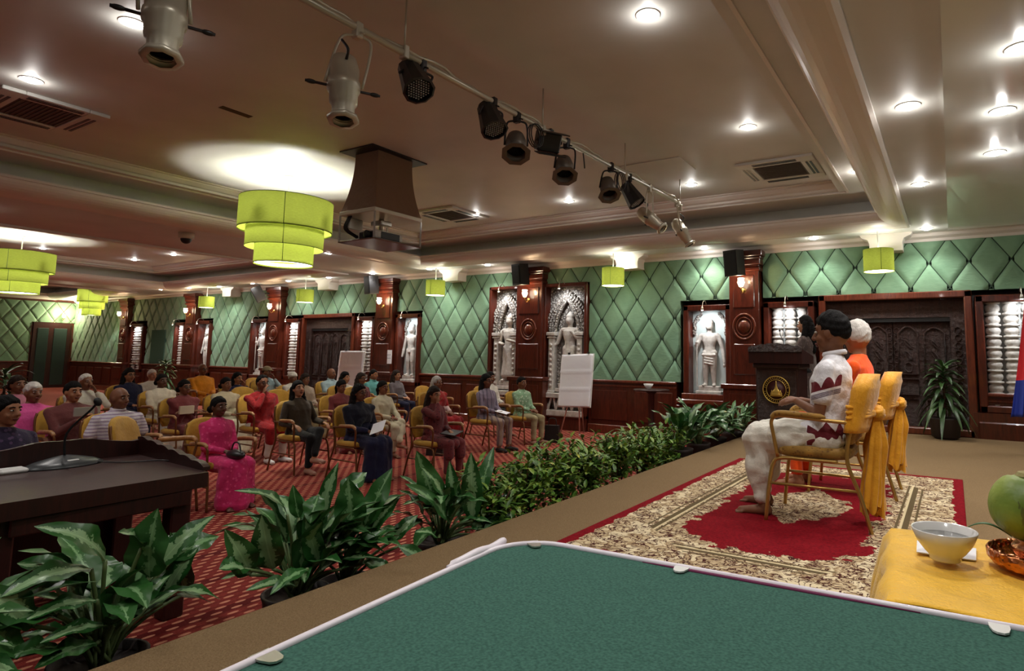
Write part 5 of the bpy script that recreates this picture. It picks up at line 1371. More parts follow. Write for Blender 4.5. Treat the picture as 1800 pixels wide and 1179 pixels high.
def sash(x, y, label, L=.62):
    """cloth wrapped round the chair back, knotted behind, with two tails; local +x is the chair's front"""
    t = thing('chair_sash', label, 'sash', (x, y, HS), PI, 'yellow sashes on the stage chairs')
    def bx(z): return -.205-(z-.5)*.22
    rs = []
    for i in range(11):
        q = i/10; z = .60+q*.36; hw = .262*(1-.04*q) if q < .75 else .25*(1-((q-.75)/.25)**2*.5); th = .062 if q < .9 else .05
        ring = []
        for k in range(32):
            a = 2*PI*k/32; c, s_ = math.cos(a), math.sin(a); r = (abs(c)**4+abs(s_)**4)**(-.25)
            ring.append((bx(z)+c*r*th-.012*abs(math.cos(a*7+q*6))-.03*(1-min(1, abs(s_*r))**2), s_*r*(hw-.006*math.sin(a*9+q*5)), z))
        rs.append(ring)
    MB().rings(rs).build('back_cover', M['sash'], t)
    for q in (1, -1):
        for k in range(3):
            MB().tube(smoothpts([(bx(.7)+.03, q*.262, .69+.035*k), (bx(.7)-.055, q*(.215), .70+.025*k), (bx(.7)-.085, q*.11, .705+.012*k), (bx(.7)-.105, q*.03, .712)], 5), [.012]*6+[.018]*6+[.022]*4, 8).build('pleat', M['sash'], t)
    k = MB(); k.ell((bx(.7)-.125, .0, .712), (.042, .055, .05), 20, 14, fn=lambda d: 1+.12*math.sin(d.z*10+d.y*7)+.05*math.sin(d.y*15)); k.build('knot', M['sash'], t)
    for (yy, l, dx, w0, ph) in ((-.03, L, .03, .056, 0), (.04, L*.93, .05, .046, 2)):
        rs = []
        for i in range(26):
            u = i/25; R_ = w0*(.38+.62*min(1, u*3.2))*(1+.12*math.sin(u*7+ph)); ring = []
            for kk in range(48):
                a = 2*PI*kk/48; r = R_*(1+.24*math.sin(5*a+ph+u*1.5)+.10*math.sin(9*a+ph*2))
                zz = .70-l*u-(.025*math.sin(3*a+ph) if i == 25 else 0)
                ring.append((bx(.7)-.115+dx*u+r*math.cos(a)*1.0, yy*(.4+u)+r*math.sin(a)*.62, zz))
            rs.append(ring)
        MB().rings(rs, True, False).build('tail', M['sash'], t)
sash(-.80, 4.37, 'yellow sash knotted behind the chair of the man in white', .63)
sash(-.74, 5.42, 'yellow sash knotted behind the chair of the man in orange', .50)

# ------------------------------------------------------------------ rug, podium, flag, flip charts
t = MB().box((-HW, -HL, 0), (HW, HL, .012), .004).build('persian_rug', M['rug']); t.location = (-.965, 6.44-HL, HS); tag(t, 'red and beige floral rug under the two stage chairs', 'rug')
rzp = math.atan2(-.83, -.55)+PI/2
t = thing('podium', 'dark carved wooden podium with a round gold emblem', 'podium', (-1.93, 8.2, HS), -.06)
b = MB().box((-.27, -.22, .08), (.27, .22, 1.0), .01); b.box((-.31, -.26, 0), (.31, .26, .09), .012); b.box((-.30, -.25, .93), (.30, .25, .99), .012); b.build('body', M['darkwood'], t)
b = MB().prism([(-.28, .99), (.28, .99), (.28, 1.09), (-.28, 1.18)], -.34, .34, 'yz'); b.build('desk_top', M['darkwood'], t)
b = MB().prism([(-.34, 1.14)]+[(-.34+.68*i/16, 1.20+.045*math.sin(PI*i/16)+.008*math.sin(i*2.2)) for i in range(17)]+[(.34, 1.14)], -.30, -.27, 'xz'); b.build('carved_crest', M['carve'], t)
b = MB().box((-.25, -.235, .14), (.25, -.215, .9), .01); b.build('carved_front_panel', M['carve'], t)
em = MB(); em.lathe([(.17, 0), (.001, 0.004)], (0, -.236, .66), 36, 'y'); em = em.build('emblem', mat('emblem_maroon', hexc(60, 16, 14), .5), t)
g = MB()
for r, w_ in ((.168, .007), (.125, .004)): g.tube([(r*math.cos(a), -.242, .66+r*math.sin(a)) for a in [2*PI*i/40 for i in range(40)]], w_, 6, True)
for i in range(34):
    a = 2*PI*i/34
    if i % 17 in (0,): continue
    rr = .146; g.box((-.004, -.246, -.009), (.004, -.240, .009)); n_ = 8
    g.v[-n_:] = [(x*math.cos(a-PI/2)-z*math.sin(a-PI/2)+rr*math.cos(a), y, .66+x*math.sin(a-PI/2)+z*math.cos(a-PI/2)+rr*math.sin(a)) for x, y, z in g.v[-n_:]]
g.build('gold_ring_lettering', M['goldleaf'], em)
g = MB(); g.lathe([(.001, .115), (.006, .08), (.010, .05), (.016, .03), (.022, .01), (.04, -.012), (.05, -.03), (.042, -.04), (.055, -.055), (.06, -.075)], (0, -.243, .66), 18)
for q in (-1, 1): g.lathe([(.001, .0), (.008, -.02), (.02, -.045), (.018, -.06), (.028, -.075)], (q*.055, -.243, .655), 12)
g.box((-.08, -.25, .575), (.08, -.24, .59), .003); g.v = [(x, -.243+(y+.243)*.25, z) for x, y, z in g.v]; g.build('gold_temple', M['goldleaf'], em)
mc = MB().tube(smoothpts([(.05, -.1, 1.15), (.06, -.08, 1.25), (.0, -.02, 1.36), (-.03, .06, 1.42)]), .005).cap((-.03, .06, 1.42), .014, (-.04, .09, 1.44), .014); mc.build('gooseneck_microphone', M['black'], t)
# flag on a pole with folds
fx, fy = .91, 8.75
t = thing('flag_stand', 'blue, red and blue flag with a white temple on a pole, right edge', 'flag', (fx, fy, HS))
MB().lathe([(.17, 0), (.17, .02), (.10, .05), (.06, .10), (.03, .14), (.014, .16)], n=24).build('base', M['darkwood'], t)
MB().tube([(0, 0, .1), (0.02, 0, 2.22)], .014, 12).ell((0.02, 0, 2.26), (.028, .028, .045)).build('pole', M['goldleaf'], t)
def flagcol():
    a = N.nt.nodes.new('ShaderNodeAttribute'); a.attribute_name = 'luv'; u, v, _ = xyz(a.outputs['Vector'])
    blue = hexc(30, 52, 150); red = hexc(206, 24, 40)
    c = mixc((u.gt(.25))*(u.lt(.75)), blue, red)
    # white temple: plinth and three towers
    au = (u-.5); av = (v-.5).abs()
    tw = (av.lt(.05))*(au.abs().lt(.19)) ; tw2 = ((av-.13).abs().lt(.035))*(au.gt(-.12))*(au.lt(.19)); pl = (av.lt(.24))*(au.gt(.09))*(au.lt(.19)); p2 = (av.lt(.19))*(au.gt(.0))*(au.lt(.12))
    w_ = tw.max(tw2).max(pl).max(p2)
    n1 = ((u*70.0).mod(1.0)).gt(.12)
    return mixc(w_*n1, c, hexc(226, 222, 220))
M['flag'] = mat('flag_cloth', hexc(200, 30, 40), .7, colfn=flagcol, bump=lambda: noise(coords('Object'), 30, 3), bumpd=.004)
def fl(u, v):
    # u down the hanging cloth, v along the gathered width
    z = 2.16-u*1.70-.05*v; w_ = .36+.20*u
    x = .02-v*w_*(.5+.35*u); y = -.05+.07*math.sin(v*13+u*2)*(.5+.6*u)-.03*v
    return (x*(.8)+.03*math.sin(v*9), y, z)
g = MB().grid(fl, 40, 48); o = g.build('flag_cloth', M['flag'], t); md = o.modifiers.new('thick', 'SOLIDIFY'); md.thickness = .004
def flipchart(c0, c1, cb, feet, label, w_, h_):
    t = thing('flip_chart', label, 'flip chart', (0, 0, 0), 0, 'white flip charts on easels')
    tl, tr, bl = Vector(c0), Vector(c1), Vector(cb); r_ = (tr-tl); d_ = (bl-tl); n_ = r_.cross(d_).normalized()
    if n_.y > 0: n_ = -n_
    def pt(u, v, o=0): return tl+r_*u+d_*v+n_*o
    MB().rings([[pt(0, 0, -.02), pt(1, 0, -.02), pt(1, 1, -.02), pt(0, 1, -.02)], [pt(0, 0, 0), pt(1, 0, 0), pt(1, 1, 0), pt(0, 1, 0)]], True, True, False).build('board', M['white'], t)
    def f(u, v): return pt(.01+.98*u, .01+.985*v, .008+.010*math.sin(v*9)*.5+(.012 if abs((v*3) % 1-.0) < .04 and .1 < v < .9 else 0)+.004*math.sin(u*5+v*3))
    o = MB().grid(f, 12, 30).build('paper_pad', M['paper'], t); md = o.modifiers.new('thick', 'SOLIDIFY'); md.thickness = .004
    cl = MB()
    for u in (.25, .85):
        p = pt(u, -.012, .02); cl = MB().box((p.x-.022, p.y-.012, p.z-.018), (p.x+.022, p.y+.012, p.z+.018), .004); cl.build('clip', M['black'], t)
    for fpt in feet:
        top = pt(.5, .15, -.05); MB().tube([top, Vector(fpt)], .012, 8).lathe([(.016, -.0), (.016, .03)], fpt, 10).build('leg', M['steel'], t)
flipchart(onY(988, 623, 9.55), onY(1044, 621, 9.5), onY(981, 715, 9.45), [(-6.19, 9.46, 0), (-5.8, 9.5, 0), (-6.0, 9.98, 0)], 'white flip chart on a tripod easel in front of the right arched relief', .7, .95)
flipchart(onY(599, 616, 9.4), onY(642, 616, 9.4), onY(588, 700, 9.35), [(-12.5, 9.3, 0), (-11.8, 9.3, 0), (-12.1, 9.8, 0)], 'white flip chart behind the audience, in front of the dark doorway', .8, 1.1)
pp = onY(665, 616, 9.87); pq = onY(681, 638, 9.87)
t = thing('paper_notice', 'white paper notice taped to the pilaster right of the far flip chart', 'notice', ((pp.x+pq.x)/2, 9.965, (pp.z+pq.z)/2))
MB().box((-.19, -.002, -.16), (.19, .002, .16)).build('paper', M['paper'], t)
for z in (.05, -.03):
    for k in range(7): MB().box((-.15+k*.045, -.004, z-.006), (-.115+k*.045, -.002, z+.006)).build('lettering', M['ink'], t)
# cocktail table with bowl
t = thing('pedestal_table', 'small round dark pedestal table by the quilted wall', 'table', (-4.42, 9.55, 0))
MB().lathe([(.30, .85), (.31, .865), (.30, .88)], n=32).build('table_top', M['darkwood'], t); MB().lathe([(.20, 0), (.19, .03), (.06, .06), (.05, .4), (.055, .8), (.12, .85)], n=24).build('pedestal', M['darkwood'], t)
tag(MB().lathe([(.03, 0), (.035, .01), (.06, .04), (.085, .09), (.08, .09), (.055, .045), (.001, .02)], n=28).build('bowl', M['white']), 'small white bowl on the round pedestal table', 'bowl').location = (-4.45, 9.5, .88)

# ------------------------------------------------------------------ desk at the left with its things
DZ_ = .75
t = thing('desk', 'dark polished wooden desk with a raised carved rim, at the left edge', 'desk', (0, 0, 0))
def q_(x, y): return (x, y)
MB().prism([(-3.55, -.2), (-3.60, 1.93), (-4.62, 2.03), (-4.62, -.2)][::-1], DZ_-.08, DZ_, 'xy').build('desk_top', M['darkwood'], t)
# raised rims with scalloped crests
def crest(pa, pb, h, n, name):
    pa, pb = Vector(pa), Vector(pb); d = pb-pa; L = d.length; u = d/L; nn = Vector((-u.y, u.x, 0))*.018
    top = [(L*i/40, h(i/40)) for i in range(41)]
    r0 = [pa+u*a+Vector((0, 0, z))+nn for a, z in [(0, 0)]+top+[(L, 0)]]; r1 = [pa+u*a+Vector((0, 0, z))-nn for a, z in [(0, 0)]+top+[(L, 0)]]
    MB().rings([r0, r1], True, True, False).build(name, M['darkwood'], t)
crest((-4.60, -.2, DZ_), (-4.60, 2.03, DZ_), lambda f: .075+.055*abs(math.sin(f*PI*3.1))**.7+.004*math.sin(f*60), 3, 'carved_rim')
crest((-4.60, 2.02, DZ_), (-3.66, 1.95, DZ_), lambda f: .09*(1-f)**.8+.02+.012*abs(math.sin(f*PI*6)), 6, 'carved_side_rim')
for (x, y) in ((-3.68, 1.82), (-4.5, 1.9), (-3.68, 1.08)):
    MB().box((x-.05, y-.05, 0), (x+.05, y+.05, DZ_-.08), .008).build('leg', M['darkwood'], t)
MB().box((-4.58, -.2, .05), (-4.54, 1.9, DZ_-.08)).build('modesty_panel', M['darkwood'], t)
MB().box((-3.64, 1.1, DZ_-.16), (-3.6, 1.85, DZ_-.08), .006).build('apron', M['darkwood'], t)
p = onz(112, 818, DZ_)
t = thing('desk_microphone', 'black gooseneck conference microphone on the dark desk', 'microphone', (p.x, p.y, DZ_), .2)
MB().rings([[(r*.13*math.cos(a), r*.20*math.sin(a), z) for a in [2*PI*i/24 for i in range(24)]] for r, z in ((1, 0), (1, .008), (.75, .03), (.35, .05), (.1, .06))]).build('base', mat('dark_grey_plastic', hexc(56, 60, 62), .35), t)
MB().box((.03, -.03, .0305), (.085, .03, .04), .004).build('talk_button', M['white'], t)
tip = onX(172, 706, p.x+.25)-Vector((p.x, p.y, DZ_)); tip = Matrix.Rotation(-.2, 4, 'Z') @ tip
MB().tube(smoothpts([(0, 0, .04), Vector((0, 0, .04)).lerp(tip, .3)+Vector((-.02, -.03, .05)), tip*.8+Vector((0, 0, .03)), tip], 6), .006, 8).build('gooseneck', M['black'], t)
MB().ell(tip, (.017, .02, .026), rot=Matrix.Rotation(.5, 3, 'X')).build('foam_windscreen', M['black'], t)
MB().tube(smoothpts([(.1, .12, .01), (.25, .18, .008), (.35, .3, .008), (.5, .32, .008), (.62, .38, .008)], 6), .004, 6).build('cable', M['black'], t)
p = onz(20, 831, DZ_); tag(MB().box((-.05, -.06, 0), (.05, .06, .025), .009).build('microphone_receiver', M['white']), 'small white plastic box on the desk at the left edge', 'device').location = (p.x, p.y, DZ_)

# ------------------------------------------------------------------ green table and yellow table in front
TZ = 1.07
t = thing('green_topped_table', 'large table with a green cloth top and white-purple rim in the foreground', 'table', (0, 0, 0))
A = onz(912, 946, TZ); Bp = onz(1800, 1108, TZ); Cc = onz(425, 1172, TZ)
ex = (Bp-A).normalized(); ey_ = (Cc-A).normalized()
def tp(a, b, z=TZ): v = A+ex*a+ey_*b; return (v.x, v.y, z)
rc = .10; poly = []
for i in range(7):
    a = i/6*PI/2; poly.append((rc-rc*math.sin(a) if 0 else rc*(1-math.cos(PI/2-a)) if 0 else rc-rc*math.cos(a), rc-rc*math.sin(a)))
edge = [(rc-rc*math.cos(a), rc-rc*math.sin(a)) for a in [PI/2*i/8 for i in range(9)]]
loop = [(0, 1.25)]+edge+[(1.9, 0), (1.9, 1.25)]
top = [tp(a, b) for a, b in loop]; bot = [tp(a, b, TZ-.035) for a, b in loop]
M['green'] = mat('green_table_cloth', hexc(60, 100, 88), .9, colfn=lambda: ramp(noise(coords('Object'), 240, 2), [(.3, hexc(48, 84, 74)), (.7, hexc(70, 110, 98))]), bump=lambda: noise(coords('Object'), 300, 2)*.5+noise(coords('Object', (1, 1, 1)), 2.5, 2)*2, bumpd=.002, spec=.15)
MB().rings([bot, top], True, True, False).build('table_top', M['green'], t)
rim = [Vector(tp(a, b, TZ+.001)) for a, b in [(0, 1.25), (0, .9), (0, .6), (0, .35), (0, .2)]+edge+[(.25, 0), (.45, 0), (.7, 0), (1.0, 0), (1.4, 0), (1.9, 0)]]
M['rimw'] = mat('white_plastic_film', hexc(236, 228, 238), .3); M['rimp'] = mat('purple_hem', hexc(120, 40, 84), .7)
MB().tube(rim, .0055, 8).build('white_film_rim', M['rimw'], t)
MB().tube([Vector(tp(a, .0065, TZ+.0005)) for a in (.26, .35, .45, .55, .68)], [.0008, .003, .0032, .003, .001], 8).build('purple_hem', M['rimp'], t)
# crumpled film bit near the corner
MB().tube(smoothpts([Vector(tp(-.006, b, TZ+.004+.002*math.sin(b*60))) for b in (.04, .08, .12, .16, .2)]), [.006]+[.008]*22+[.004]*2, 8).build('bunched_film', M['rimw'], t)
for (a, b, rz_, l) in ((.0, None, 0, ''),):
    pass
legm = M['blackm']
for a, b in ((.12, .12), (1.75, .12), (.12, 1.1), (1.75, 1.1)):
    v = A+ex*a+ey_*b; MB().tube([(v.x, v.y, HS), (v.x, v.y, TZ-.035)], .018, 10).build('leg', legm, t)
def clipp(px_, ang, label, m):
    p = onz(px_[0], px_[1], TZ); o = MB()
    o.rings([[(x, y, z) for x, y in ((-.012, -.014), (.012, -.014), (.012, .004), (.009, .018), (.004, .023), (-.004, .023), (-.009, .018), (-.012, .004))] for z in (.002, .0045)], True, True, False)
    o.tube([(-.012, -.014, .003), (-.012, -.02, -.012), (.012, -.02, -.012), (.012, -.014, .003)], .0015, 6)
    o = o.build('table_clip', m); o.location = p; o.rotation_euler = (0, 0, ang); tag(o, label, 'clip', 'table cloth clips')
axx = math.atan2(ex.y, ex.x)
clipp((468, 1158), axx-PI/2, 'metal cloth clip at the bottom of the green table, nearest the plants', M['steel']); clipp((938, 958), axx-PI*.72, 'metal cloth clip at the rounded far corner of the green table', M['steel'])
clipp((1199, 1001), axx+PI, 'pale cloth clip on the far edge of the green table, before the rug', M['white']); clipp((1757, 1106), axx+PI, 'white cloth clip on the green table before the yellow table', M['white'])
# yellow table
t = thing('yellow_clothed_table', 'small table under a bright yellow cloth at the lower right', 'table', (0, 0, 0))
M['yel'] = cloth('bright_yellow_cloth', (255, 198, 50), .5, var=.04, sheen=.3)
y0 = onz(1562, 1044, TZ)-A; y1 = onz(1597, 930, TZ)-A; X0 = y0.dot(ex)
yy0, yy1 = .012, -y1.dot(ey_); X1 = X0+.8
def yt(a, b, z): v = A+ex*a-ey_*b; return (v.x, v.y, z)
def ycl(u, v):
    # plan coords beyond the table edge hang down
    L = .30; tx, ty = X1-X0, yy1-yy0
    x = -L+u*(tx+L); y = v*(ty+L); z = TZ+.003
    ox = max(0, -x); oy = max(0, y-ty); fx_ = .02*math.sin(y*38)*min(1, ox*8); fy_ = .02*math.sin(x*38)*min(1, oy*8)
    zz = z-max(ox, oy)*.97 if max(ox, oy) > .012 else z-max(ox, oy)**2*30
    xx = X0+max(x, 0)-(.012 if ox > .01 else 0)+fx_-ox*.10*(1 if ox > 0 else 0); y_ = yy0+min(y, ty)+(.012 if oy > .01 else 0)+fy_+oy*.10
    return yt(xx, y_, zz+.0018*math.sin(x*30+y*12)*(1 if ox+oy == 0 else 0)+.0012*math.sin(y*55))
o = MB().grid(ycl, 60, 60).build('tablecloth', M['yel'], t); md = o.modifiers.new('thick', 'SOLIDIFY'); md.thickness = .002
MB().rings([[yt(a, b, z) for a, b in ((X0+.01, yy0+.01), (X1, yy0+.01), (X1, yy1-.01), (X0+.01, yy1-.01))] for z in (TZ-.03, TZ-.003)], True, True, False).build('table_top', M['wood'], t)
for a, b in ((X0+.05, yy0+.05), (X1-.05, yy0+.05), (X0+.05, yy1-.05), (X1-.05, yy1-.05)): MB().tube([yt(a, b, HS), yt(a, b, TZ-.02)], .015, 8).build('leg', M['blackm'], t)
ZT = TZ+.008
p = onz(1662, 985, ZT); bw = .0625
ob = MB().lathe([(.028, 0), (.030, .004), (.029, .007), (.040, .018), (.053, .036), (.0615, .058), (.0605, .0595), (.058, .058), (.050, .038), (.037, .020), (.001, .010)], n=48).build('rice_bowl', mat('glazed_porcelain', (.74, .73, .72, 1), .12, coat=.5)); ob.location = (p.x, p.y, ZT+.002); ob.scale = (.83, .83, .86); tag(ob, 'white porcelain bowl on the yellow cloth', 'bowl')
wt = MB().lathe([(.0535, .0), (.001, .0)], (0, 0, 0), 32).build('water', mat('water_surface', (.72, .75, .76, 1), .04, alpha=.3)); wt.parent = ob; wt.location = (0, 0, .044)
def sht(px4, label):
    pts = [onz(x, y, ZT) for x, y in px4]; MB_ = MB().rings([[(q.x, q.y, ZT-.0012) for q in pts], [(q.x, q.y, ZT+.0006) for q in pts]], True, True, False); tag(MB_.build('paper_slip', M['paper']), label, 'paper')
sht(((1612, 950), (1716, 964), (1716, 985), (1611, 970)), 'white slip of paper under the porcelain bowl')
pt_ = onz(1800, 998, ZT); tray = (pt_.x+.020, pt_.y, ZT)
cop = mat('hammered_copper', (.62, .22, .09, 1), .25, metal=1, bump=lambda: voro(coords('Object'), 90), bumpd=.004)
o = MB().lathe([(.055, 0), (.064, .004), (.072, .014), (.073, .026), (.070, .030), (.0685, .027), (.068, .016), (.060, .007), (.001, .005)], n=56).build('copper_tray', cop); o.location = (tray[0], tray[1], tray[2]+.001); tag(o, 'round hammered copper tray on the yellow cloth', 'tray')
o = MB().lathe([(.024, 0), (.020, .004), (.030, .013), (.037, .024), (.036, .030), (.029, .037), (.033, .042), (.031, .043), (.001, .036)], n=48).build('copper_pot', mat('ribbed_copper', (.66, .34, .2, 1), .2, metal=1)); o.location = (tray[0], tray[1], tray[2]+.007); tag(o, 'small ribbed copper pot standing in the tray', 'pot')
pc = (tray[0], tray[1], tray[2]+.007+.040)
def coco(d):
    a = math.atan2(d.y, d.x); return 1+.09*abs(math.cos(1.5*a+.9))*(1-abs(d.z)*.2)-.06-.16*smooth01((d.z-.80)/.2)-.10*smooth01((-d.z-.3)/.7)
t = thing('green_coconut', 'green coconut resting on the copper pot at the right edge', 'coconut', pc)
MB().ell((-.004, 0, .052), (.062, .062, .062), 40, 28, fn=coco).build('husk', mat('coconut_green', hexc(110, 140, 50), .45, colfn=lambda: mixc(noise(coords('Object', (20, 20, 5)), 1.5, 4, .6).lt(.36)*.6, ramp(noise(coords('Object'), 16, 4), [(.3, hexc(86, 116, 34)), (.7, hexc(148, 164, 74))]), hexc(70, 60, 34)), bump=lambda: noise(coords('Object'), 30, 3), bumpd=.003), t)
MB().lathe([(.022, .104), (.018, .110), (.006, .113), (.001, .112)], (-.004, 0, 0), n=12, smooth=False).build('stem_cap', mat('cut_husk', hexc(150, 140, 90), .8), t)
lf = MB().grid(lambda u, v: (-.035-.062*u, -.005-.012*u+(v-.5)*.012*math.sin(PI*min(1, u*.92+.06)), -.002+.018*math.sin(u*2.6)+.0*v), 14, 4)
o = lf.build('mango_leaf', M['leafg']); o.location = (pc[0], pc[1], pc[2]+.004); md = o.modifiers.new('thick', 'SOLIDIFY'); md.thickness = .0012; tag(o, 'thin green leaf sticking out of the copper pot towards the bowl', 'leaf')

# ------------------------------------------------------------------ plants
def leafgeo(mb, base, tip, wdt, droop=.0, fold=.25, nrm=None, nu=12, nv=6, wave=0):
    """a broad leaf blade with midrib fold; u runs base to tip, v across"""
    b, e = Vector(base), Vector(tip); d = e-b; L = d.length; u0 = d/L
    n = Vector(nrm) if nrm else Vector((0, 0, 1)); n = n-u0*n.dot(u0)
    n = n.normalized() if n.length > 1e-3 else u0.orthogonal().normalized(); s_ = u0.cross(n)
    def f(u, v):
        c = (v-.5)*2; w_ = wdt*.5*(math.sin(PI*min(1, (u*.985+.008))**.78)**.82) if 0 < u < 1 else 0.001
        p = b+d*u+n*(droop*L*math.sin(PI*u)) 
        return p+s_*c*w_+n*(abs(c)**1.3*w_*fold*1.0+wave*math.sin(u*14+c*2)*w_*abs(c)*.35)
    st = len(mb.v); mb.grid(f, nu, nv)
def bigplant(base, label, leaves, rnd, extra=10, R_=.30, H_=.42, mats=None, cat='plant', pot=True, grp='broad-leaved plants along the stage edge', lw=.115, potz=.28):
    """leaves: list of (base, tip, width, droop, mat)"""
    t = thing('broad_leaved_plant', label, cat, base, 0, grp); b0 = Vector(base); rg = random.Random(rnd)
    A_ = MB(); B_ = MB(); St = MB()
    for (pb, ptp, wd_, dr, k) in leaves:
        pb, ptp = Vector(pb)-b0, Vector(ptp)-b0; nn = Vector((.45, -.55, .75))
        leafgeo(A_ if k else B_, pb, ptp, wd_, dr, .22, nn, wave=.6)
        St.tube(smoothpts([(rg.uniform(-.03, .03), rg.uniform(-.03, .03), potz-.02), pb*.5+Vector((0, 0, potz*.6)), pb], 4), .008, 6)
    for i in range(extra):
        a = rg.uniform(0, 2*PI); el_ = rg.uniform(-.1, 1.1); r0 = rg.uniform(.05, .14); h0 = potz+rg.uniform(.05, H_*.6)
        pb = Vector((r0*math.cos(a), r0*math.sin(a), h0)); L = rg.uniform(.2, .32)*R_/.3
        ptp = pb+Vector((math.cos(a)*math.cos(el_), math.sin(a)*math.cos(el_), math.sin(el_)))*L
        leafgeo(A_ if rg.random() < .65 else B_, pb, ptp, rg.uniform(.8, 1.15)*lw, rg.uniform(.05, .22), .22, (0, 0, 1), 10, 6, wave=.6)
        St.tube([(r0*.2*math.cos(a), r0*.2*math.sin(a), potz-.03), (r0*.5*math.cos(a), r0*.5*math.sin(a), (potz+h0)/2), pb], .007, 6)
    if A_.v: A_.build('variegated_foliage', M['leaf'], t)
    if B_.v: B_.build('green_foliage', M['leafg'], t)
    St.build('stalks', M['stem'], t)
    MB().lathe([(.09, 0), (.13, .02), (.15, potz-.03), (.16, potz), (.145, potz), (.135, potz-.03), (.001, potz-.04)], n=24).build('pot', M['pot'], t)
    return t
def LX(b, e, w_, dr=.08, k=1, xb=-2.78, xe=-2.72): return (onX(b[0], b[1], xb), onX(e[0], e[1], xe), w_, dr, k)
bigplant((-2.86, 1.18, 0), 'broad-leaved variegated plant in the lower left corner, nearest the camera',
   [LX((262, 1015), (278, 893), .17, .06, 0), LX((185, 985), (60, 925), .11, .14, 1), LX((275, 1000), (378, 905), .10, .10, 1), LX((250, 960), (208, 935), .08, .1, 1), LX((300, 985), (385, 942), .12, .1, 0, -2.9, -2.9),
    LX((160, 1000), (0, 1050), .10, .12, 1), LX((170, 1055), (45, 1090), .08, .1, 1), LX((120, 1010), (30, 990), .10, .1, 1, -2.95, -2.95), LX((220, 1090), (300, 1010), .09, .1, 1), LX((285, 1060), (350, 960), .10, .1, 1, -2.9, -2.85),
    LX((60, 1100), (-60, 1030), .11, .1, 1), LX((110, 1140), (0, 1160), .09, .1, 0), LX((330, 1040), (300, 935), .10, .05, 1, -3.0, -2.95), LX((190, 1100), (70, 1130), .07, .1, 1), LX((170, 1130), (60, 1175), .09, .1, 0),
    LX((100, 1080), (-30, 1110), .10, .1, 0), LX((40, 1150), (-70, 1100), .10, .1, 0)], 5, 24, potz=.25)
bigplant((-2.86, 2.0, 0), 'broad-leaved variegated plant in the middle foreground, right of the woman in bright pink',
   [LX((620, 930), (612, 840), .16, .03, 0, -2.74, -2.74), LX((640, 925), (690, 822), .13, .04, 0), LX((600, 870), (645, 830), .12, .04, 1, -2.9, -2.85), LX((560, 920), (595, 812), .09, .05, 1, -2.9, -2.85), LX((525, 910), (515, 852), .07, .05, 0, -2.9, -2.9),
    LX((505, 905), (412, 862), .06, .14, 1), LX((480, 1000), (460, 905), .14, .06, 1), LX((440, 1010), (395, 930), .12, .1, 1), LX((640, 950), (705, 870), .09, .08, 1), LX((560, 990), (535, 905), .10, .06, 1), LX((600, 1000), (680, 930), .09, .08, 0, -2.7, -2.68),
    LX((560, 870), (545, 920), .10, .1, 0, -2.72, -2.68), LX((520, 1030), (432, 1038), .07, .1, 1, -2.66, -2.6), LX((640, 990), (690, 1000), .07, .1, 1, -2.66, -2.6), LX((430, 1000), (385, 1000), .12, .1, 1, -2.7, -2.66), LX((540, 1000), (475, 1045), .07, .1, 0, -2.6, -2.52)], 11, 30, R_=.36, potz=.24)
bigplant((-2.86, 2.3, 0), 'dark-leaved low plant between the two tall clumps of the foreground', [LX((690, 950), (735, 905), .09, .1, 1), LX((700, 960), (760, 1000), .08, .1, 0, -2.64, -2.6)], 31, 26, R_=.28, potz=.2)
bigplant((-2.84, 2.98, 0), 'upright broad-leaved plant with pale markings, left of the small-leaved shrubs',
   [LX((770, 905), (732, 792), .17, .03, 0, -2.86, -2.86), LX((830, 915), (828, 795), .14, .03, 1, -2.74, -2.74), LX((840, 880), (868, 785), .10, .05, 0, -2.8, -2.8), LX((780, 875), (740, 820), .08, .08, 1, -2.74, -2.74), LX((790, 930), (712, 850), .13, .1, 0),
    LX((850, 920), (900, 862), .07, .08, 1), LX((850, 930), (905, 905), .07, .1, 0, -2.7, -2.66), LX((830, 920), (848, 925), .09, .1, 1, -2.66, -2.6), LX((850, 945), (907, 938), .09, .06, 1, -2.62, -2.56), LX((770, 950), (730, 935), .08, .1, 1, -2.66, -2.6), LX((800, 900), (790, 810), .10, .04, 1, -2.9, -2.92)], 17, 20, R_=.26, potz=.26)
bigplant((-2.88, .62, 0), 'broad-leaved variegated plant cut by the lower left corner of the photo', [], 91, 30, R_=.38, potz=.24)
def shrub(base, label, rnd, H_=.62, R_=.27, n=760, ls=.085):
    t = thing('leafy_shrub', label, 'shrub', base, 0, 'small-leaved shrubs along the stage edge'); rg = random.Random(rnd); L_ = MB(); S_ = MB()
    for k in range(7):
        a = 2*PI*k/7+rg.uniform(-.3, .3); r = rg.uniform(.4, .8)*R_; h = H_*rg.uniform(.75, .98)
        pts = smoothpts([(.04*math.cos(a), .04*math.sin(a), .15), (r*.5*math.cos(a), r*.5*math.sin(a), h*.6), (r*math.cos(a), r*math.sin(a), h)], 5)
        S_.tube(pts, .006, 5)
        for j in range(int(n/7)):
            q = rg.uniform(.12, 1.0)**.62; p = pts[min(len(pts)-1, int(q*(len(pts)-1)))]+Vector((rg.gauss(0, .07), rg.gauss(0, .07), rg.gauss(0, .045)))
            b = rg.uniform(0, 2*PI); e_ = rg.uniform(-.2, .9); d = Vector((math.cos(b)*math.cos(e_), math.sin(b)*math.cos(e_), math.sin(e_)))
            leafgeo(L_, p, p+d*ls*rg.uniform(.7, 1.3), ls*.42, .08, .3, (0, 0, 1), 4, 2)
    L_.build('foliage', M['leafs'], t); S_.build('stems', M['twig'], t)
    MB().lathe([(.08, 0), (.11, .02), (.13, .17), (.12, .17), (.001, .16)], n=20).build('pot', M['pot'], t)
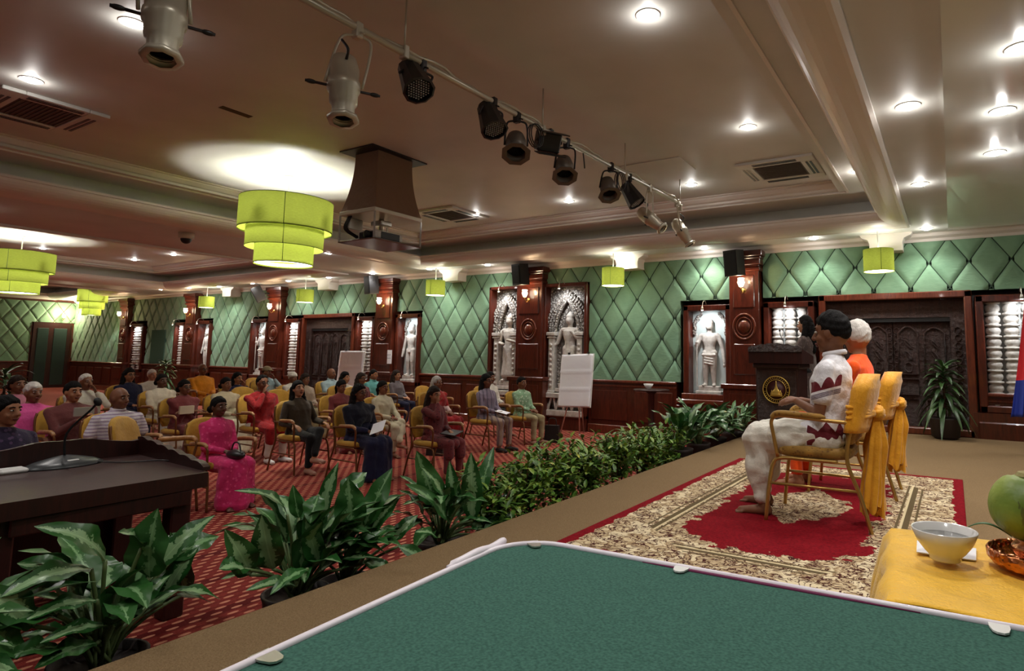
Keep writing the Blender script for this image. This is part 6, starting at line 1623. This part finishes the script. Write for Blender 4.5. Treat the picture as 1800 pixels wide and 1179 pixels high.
for i, (yy, hh, l) in enumerate(((3.42, .66, 'nearest the upright broad-leaved plant'), (3.85, .68, 'second from the upright broad-leaved plant'), (4.3, .72, 'third from the left, by the rug corner'), (4.8, .70, 'in the middle of the shrub row'),
                           (5.35, .70, 'just past the middle of the shrub row'), (5.9, .70, 'second from the glossy far clump'), (6.4, .66, 'nearest the glossy far clump'))):
    shrub((-2.84, yy, 0), 'small-leaved green shrub along the stage edge, '+l, 40+i, hh)
for i, (yy, hh, l, ex_) in enumerate(((6.85, .50, 'broad-leaved green plant at the left of the far clump, before the statue niche', 20), (7.45, .46, 'broad-leaved green plant in the middle of the far clump', 20), (8.1, .40, 'broad-leaved green plant, third in the far clump', 20),
                                    (8.8, .34, 'narrow-leaved plant near the podium foot', 22), (9.4, .32, 'last narrow-leaved plant by the wall left of the podium', 20))):
    bigplant((-2.80, yy, 0), l, [], 60+i, ex_+6, R_=.40 if i < 3 else .36, H_=hh, lw=.155 if i < 3 else .07, potz=.36)
def dracaena(p, label, H_, seed, R_=.42):
    t = thing('dracaena', label, 'potted plant', p, 0, 'tall potted dracaenas'); rg = random.Random(seed); L_ = MB()
    MB().lathe([(.12, 0), (.17, .03), (.19, .26), (.2, .28), (.17, .28), (.001, .25)], n=28).build('pot', M['pot'], t)
    MB().tube([(0, 0, .2), (.01, 0, H_*.55), (0, .01, H_*.78)], .018, 8).build('trunk', M['twig'], t)
    for i in range(64):
        z = .25+H_*(.15+.62*(i/64)); a = i*2.4+rg.uniform(-.2, .2); L = R_*rg.uniform(.8, 1.15)*(1.05-.35*(i/64)); up = .1+.75*(i/64)**1.5+rg.uniform(-.1, .1)
        def f(u, v, z=z, a=a, L=L, up=up):
            r = L*(u*.95-.12*u*u); zz = z+L*(up*u-.95*u*u*(.95-up*.45)); w_ = .028*math.sin(PI*min(1, u*.9+.08))**.8+.002; c = (v-.5)*2
            return (r*math.cos(a)-c*w_*math.sin(a), r*math.sin(a)+c*w_*math.cos(a), zz+abs(c)*w_*.4)
        L_.grid(f, 10, 2)
    L_.build('foliage', mat('dracaena_leaf', hexc(44, 74, 40), .35, colfn=lambda: ramp(noise(coords('Object'), 5, 3), [(.3, hexc(26, 52, 30)), (.7, hexc(76, 110, 58))])), t)
dracaena((-.12, 9.75, HS), 'tall dracaena in front of the carved stage doorway', .95, 3)
dl = onX(95, 700, -12.2); dracaena((-12.6, 3.6, 0), 'bushy dracaena at the far left behind the audience', 1.05, 4, .5)
dracaena((-19.2, 8.9, 0), 'distant green plant behind the audience, left of the man in orange-yellow', 1.1, 5, .4)
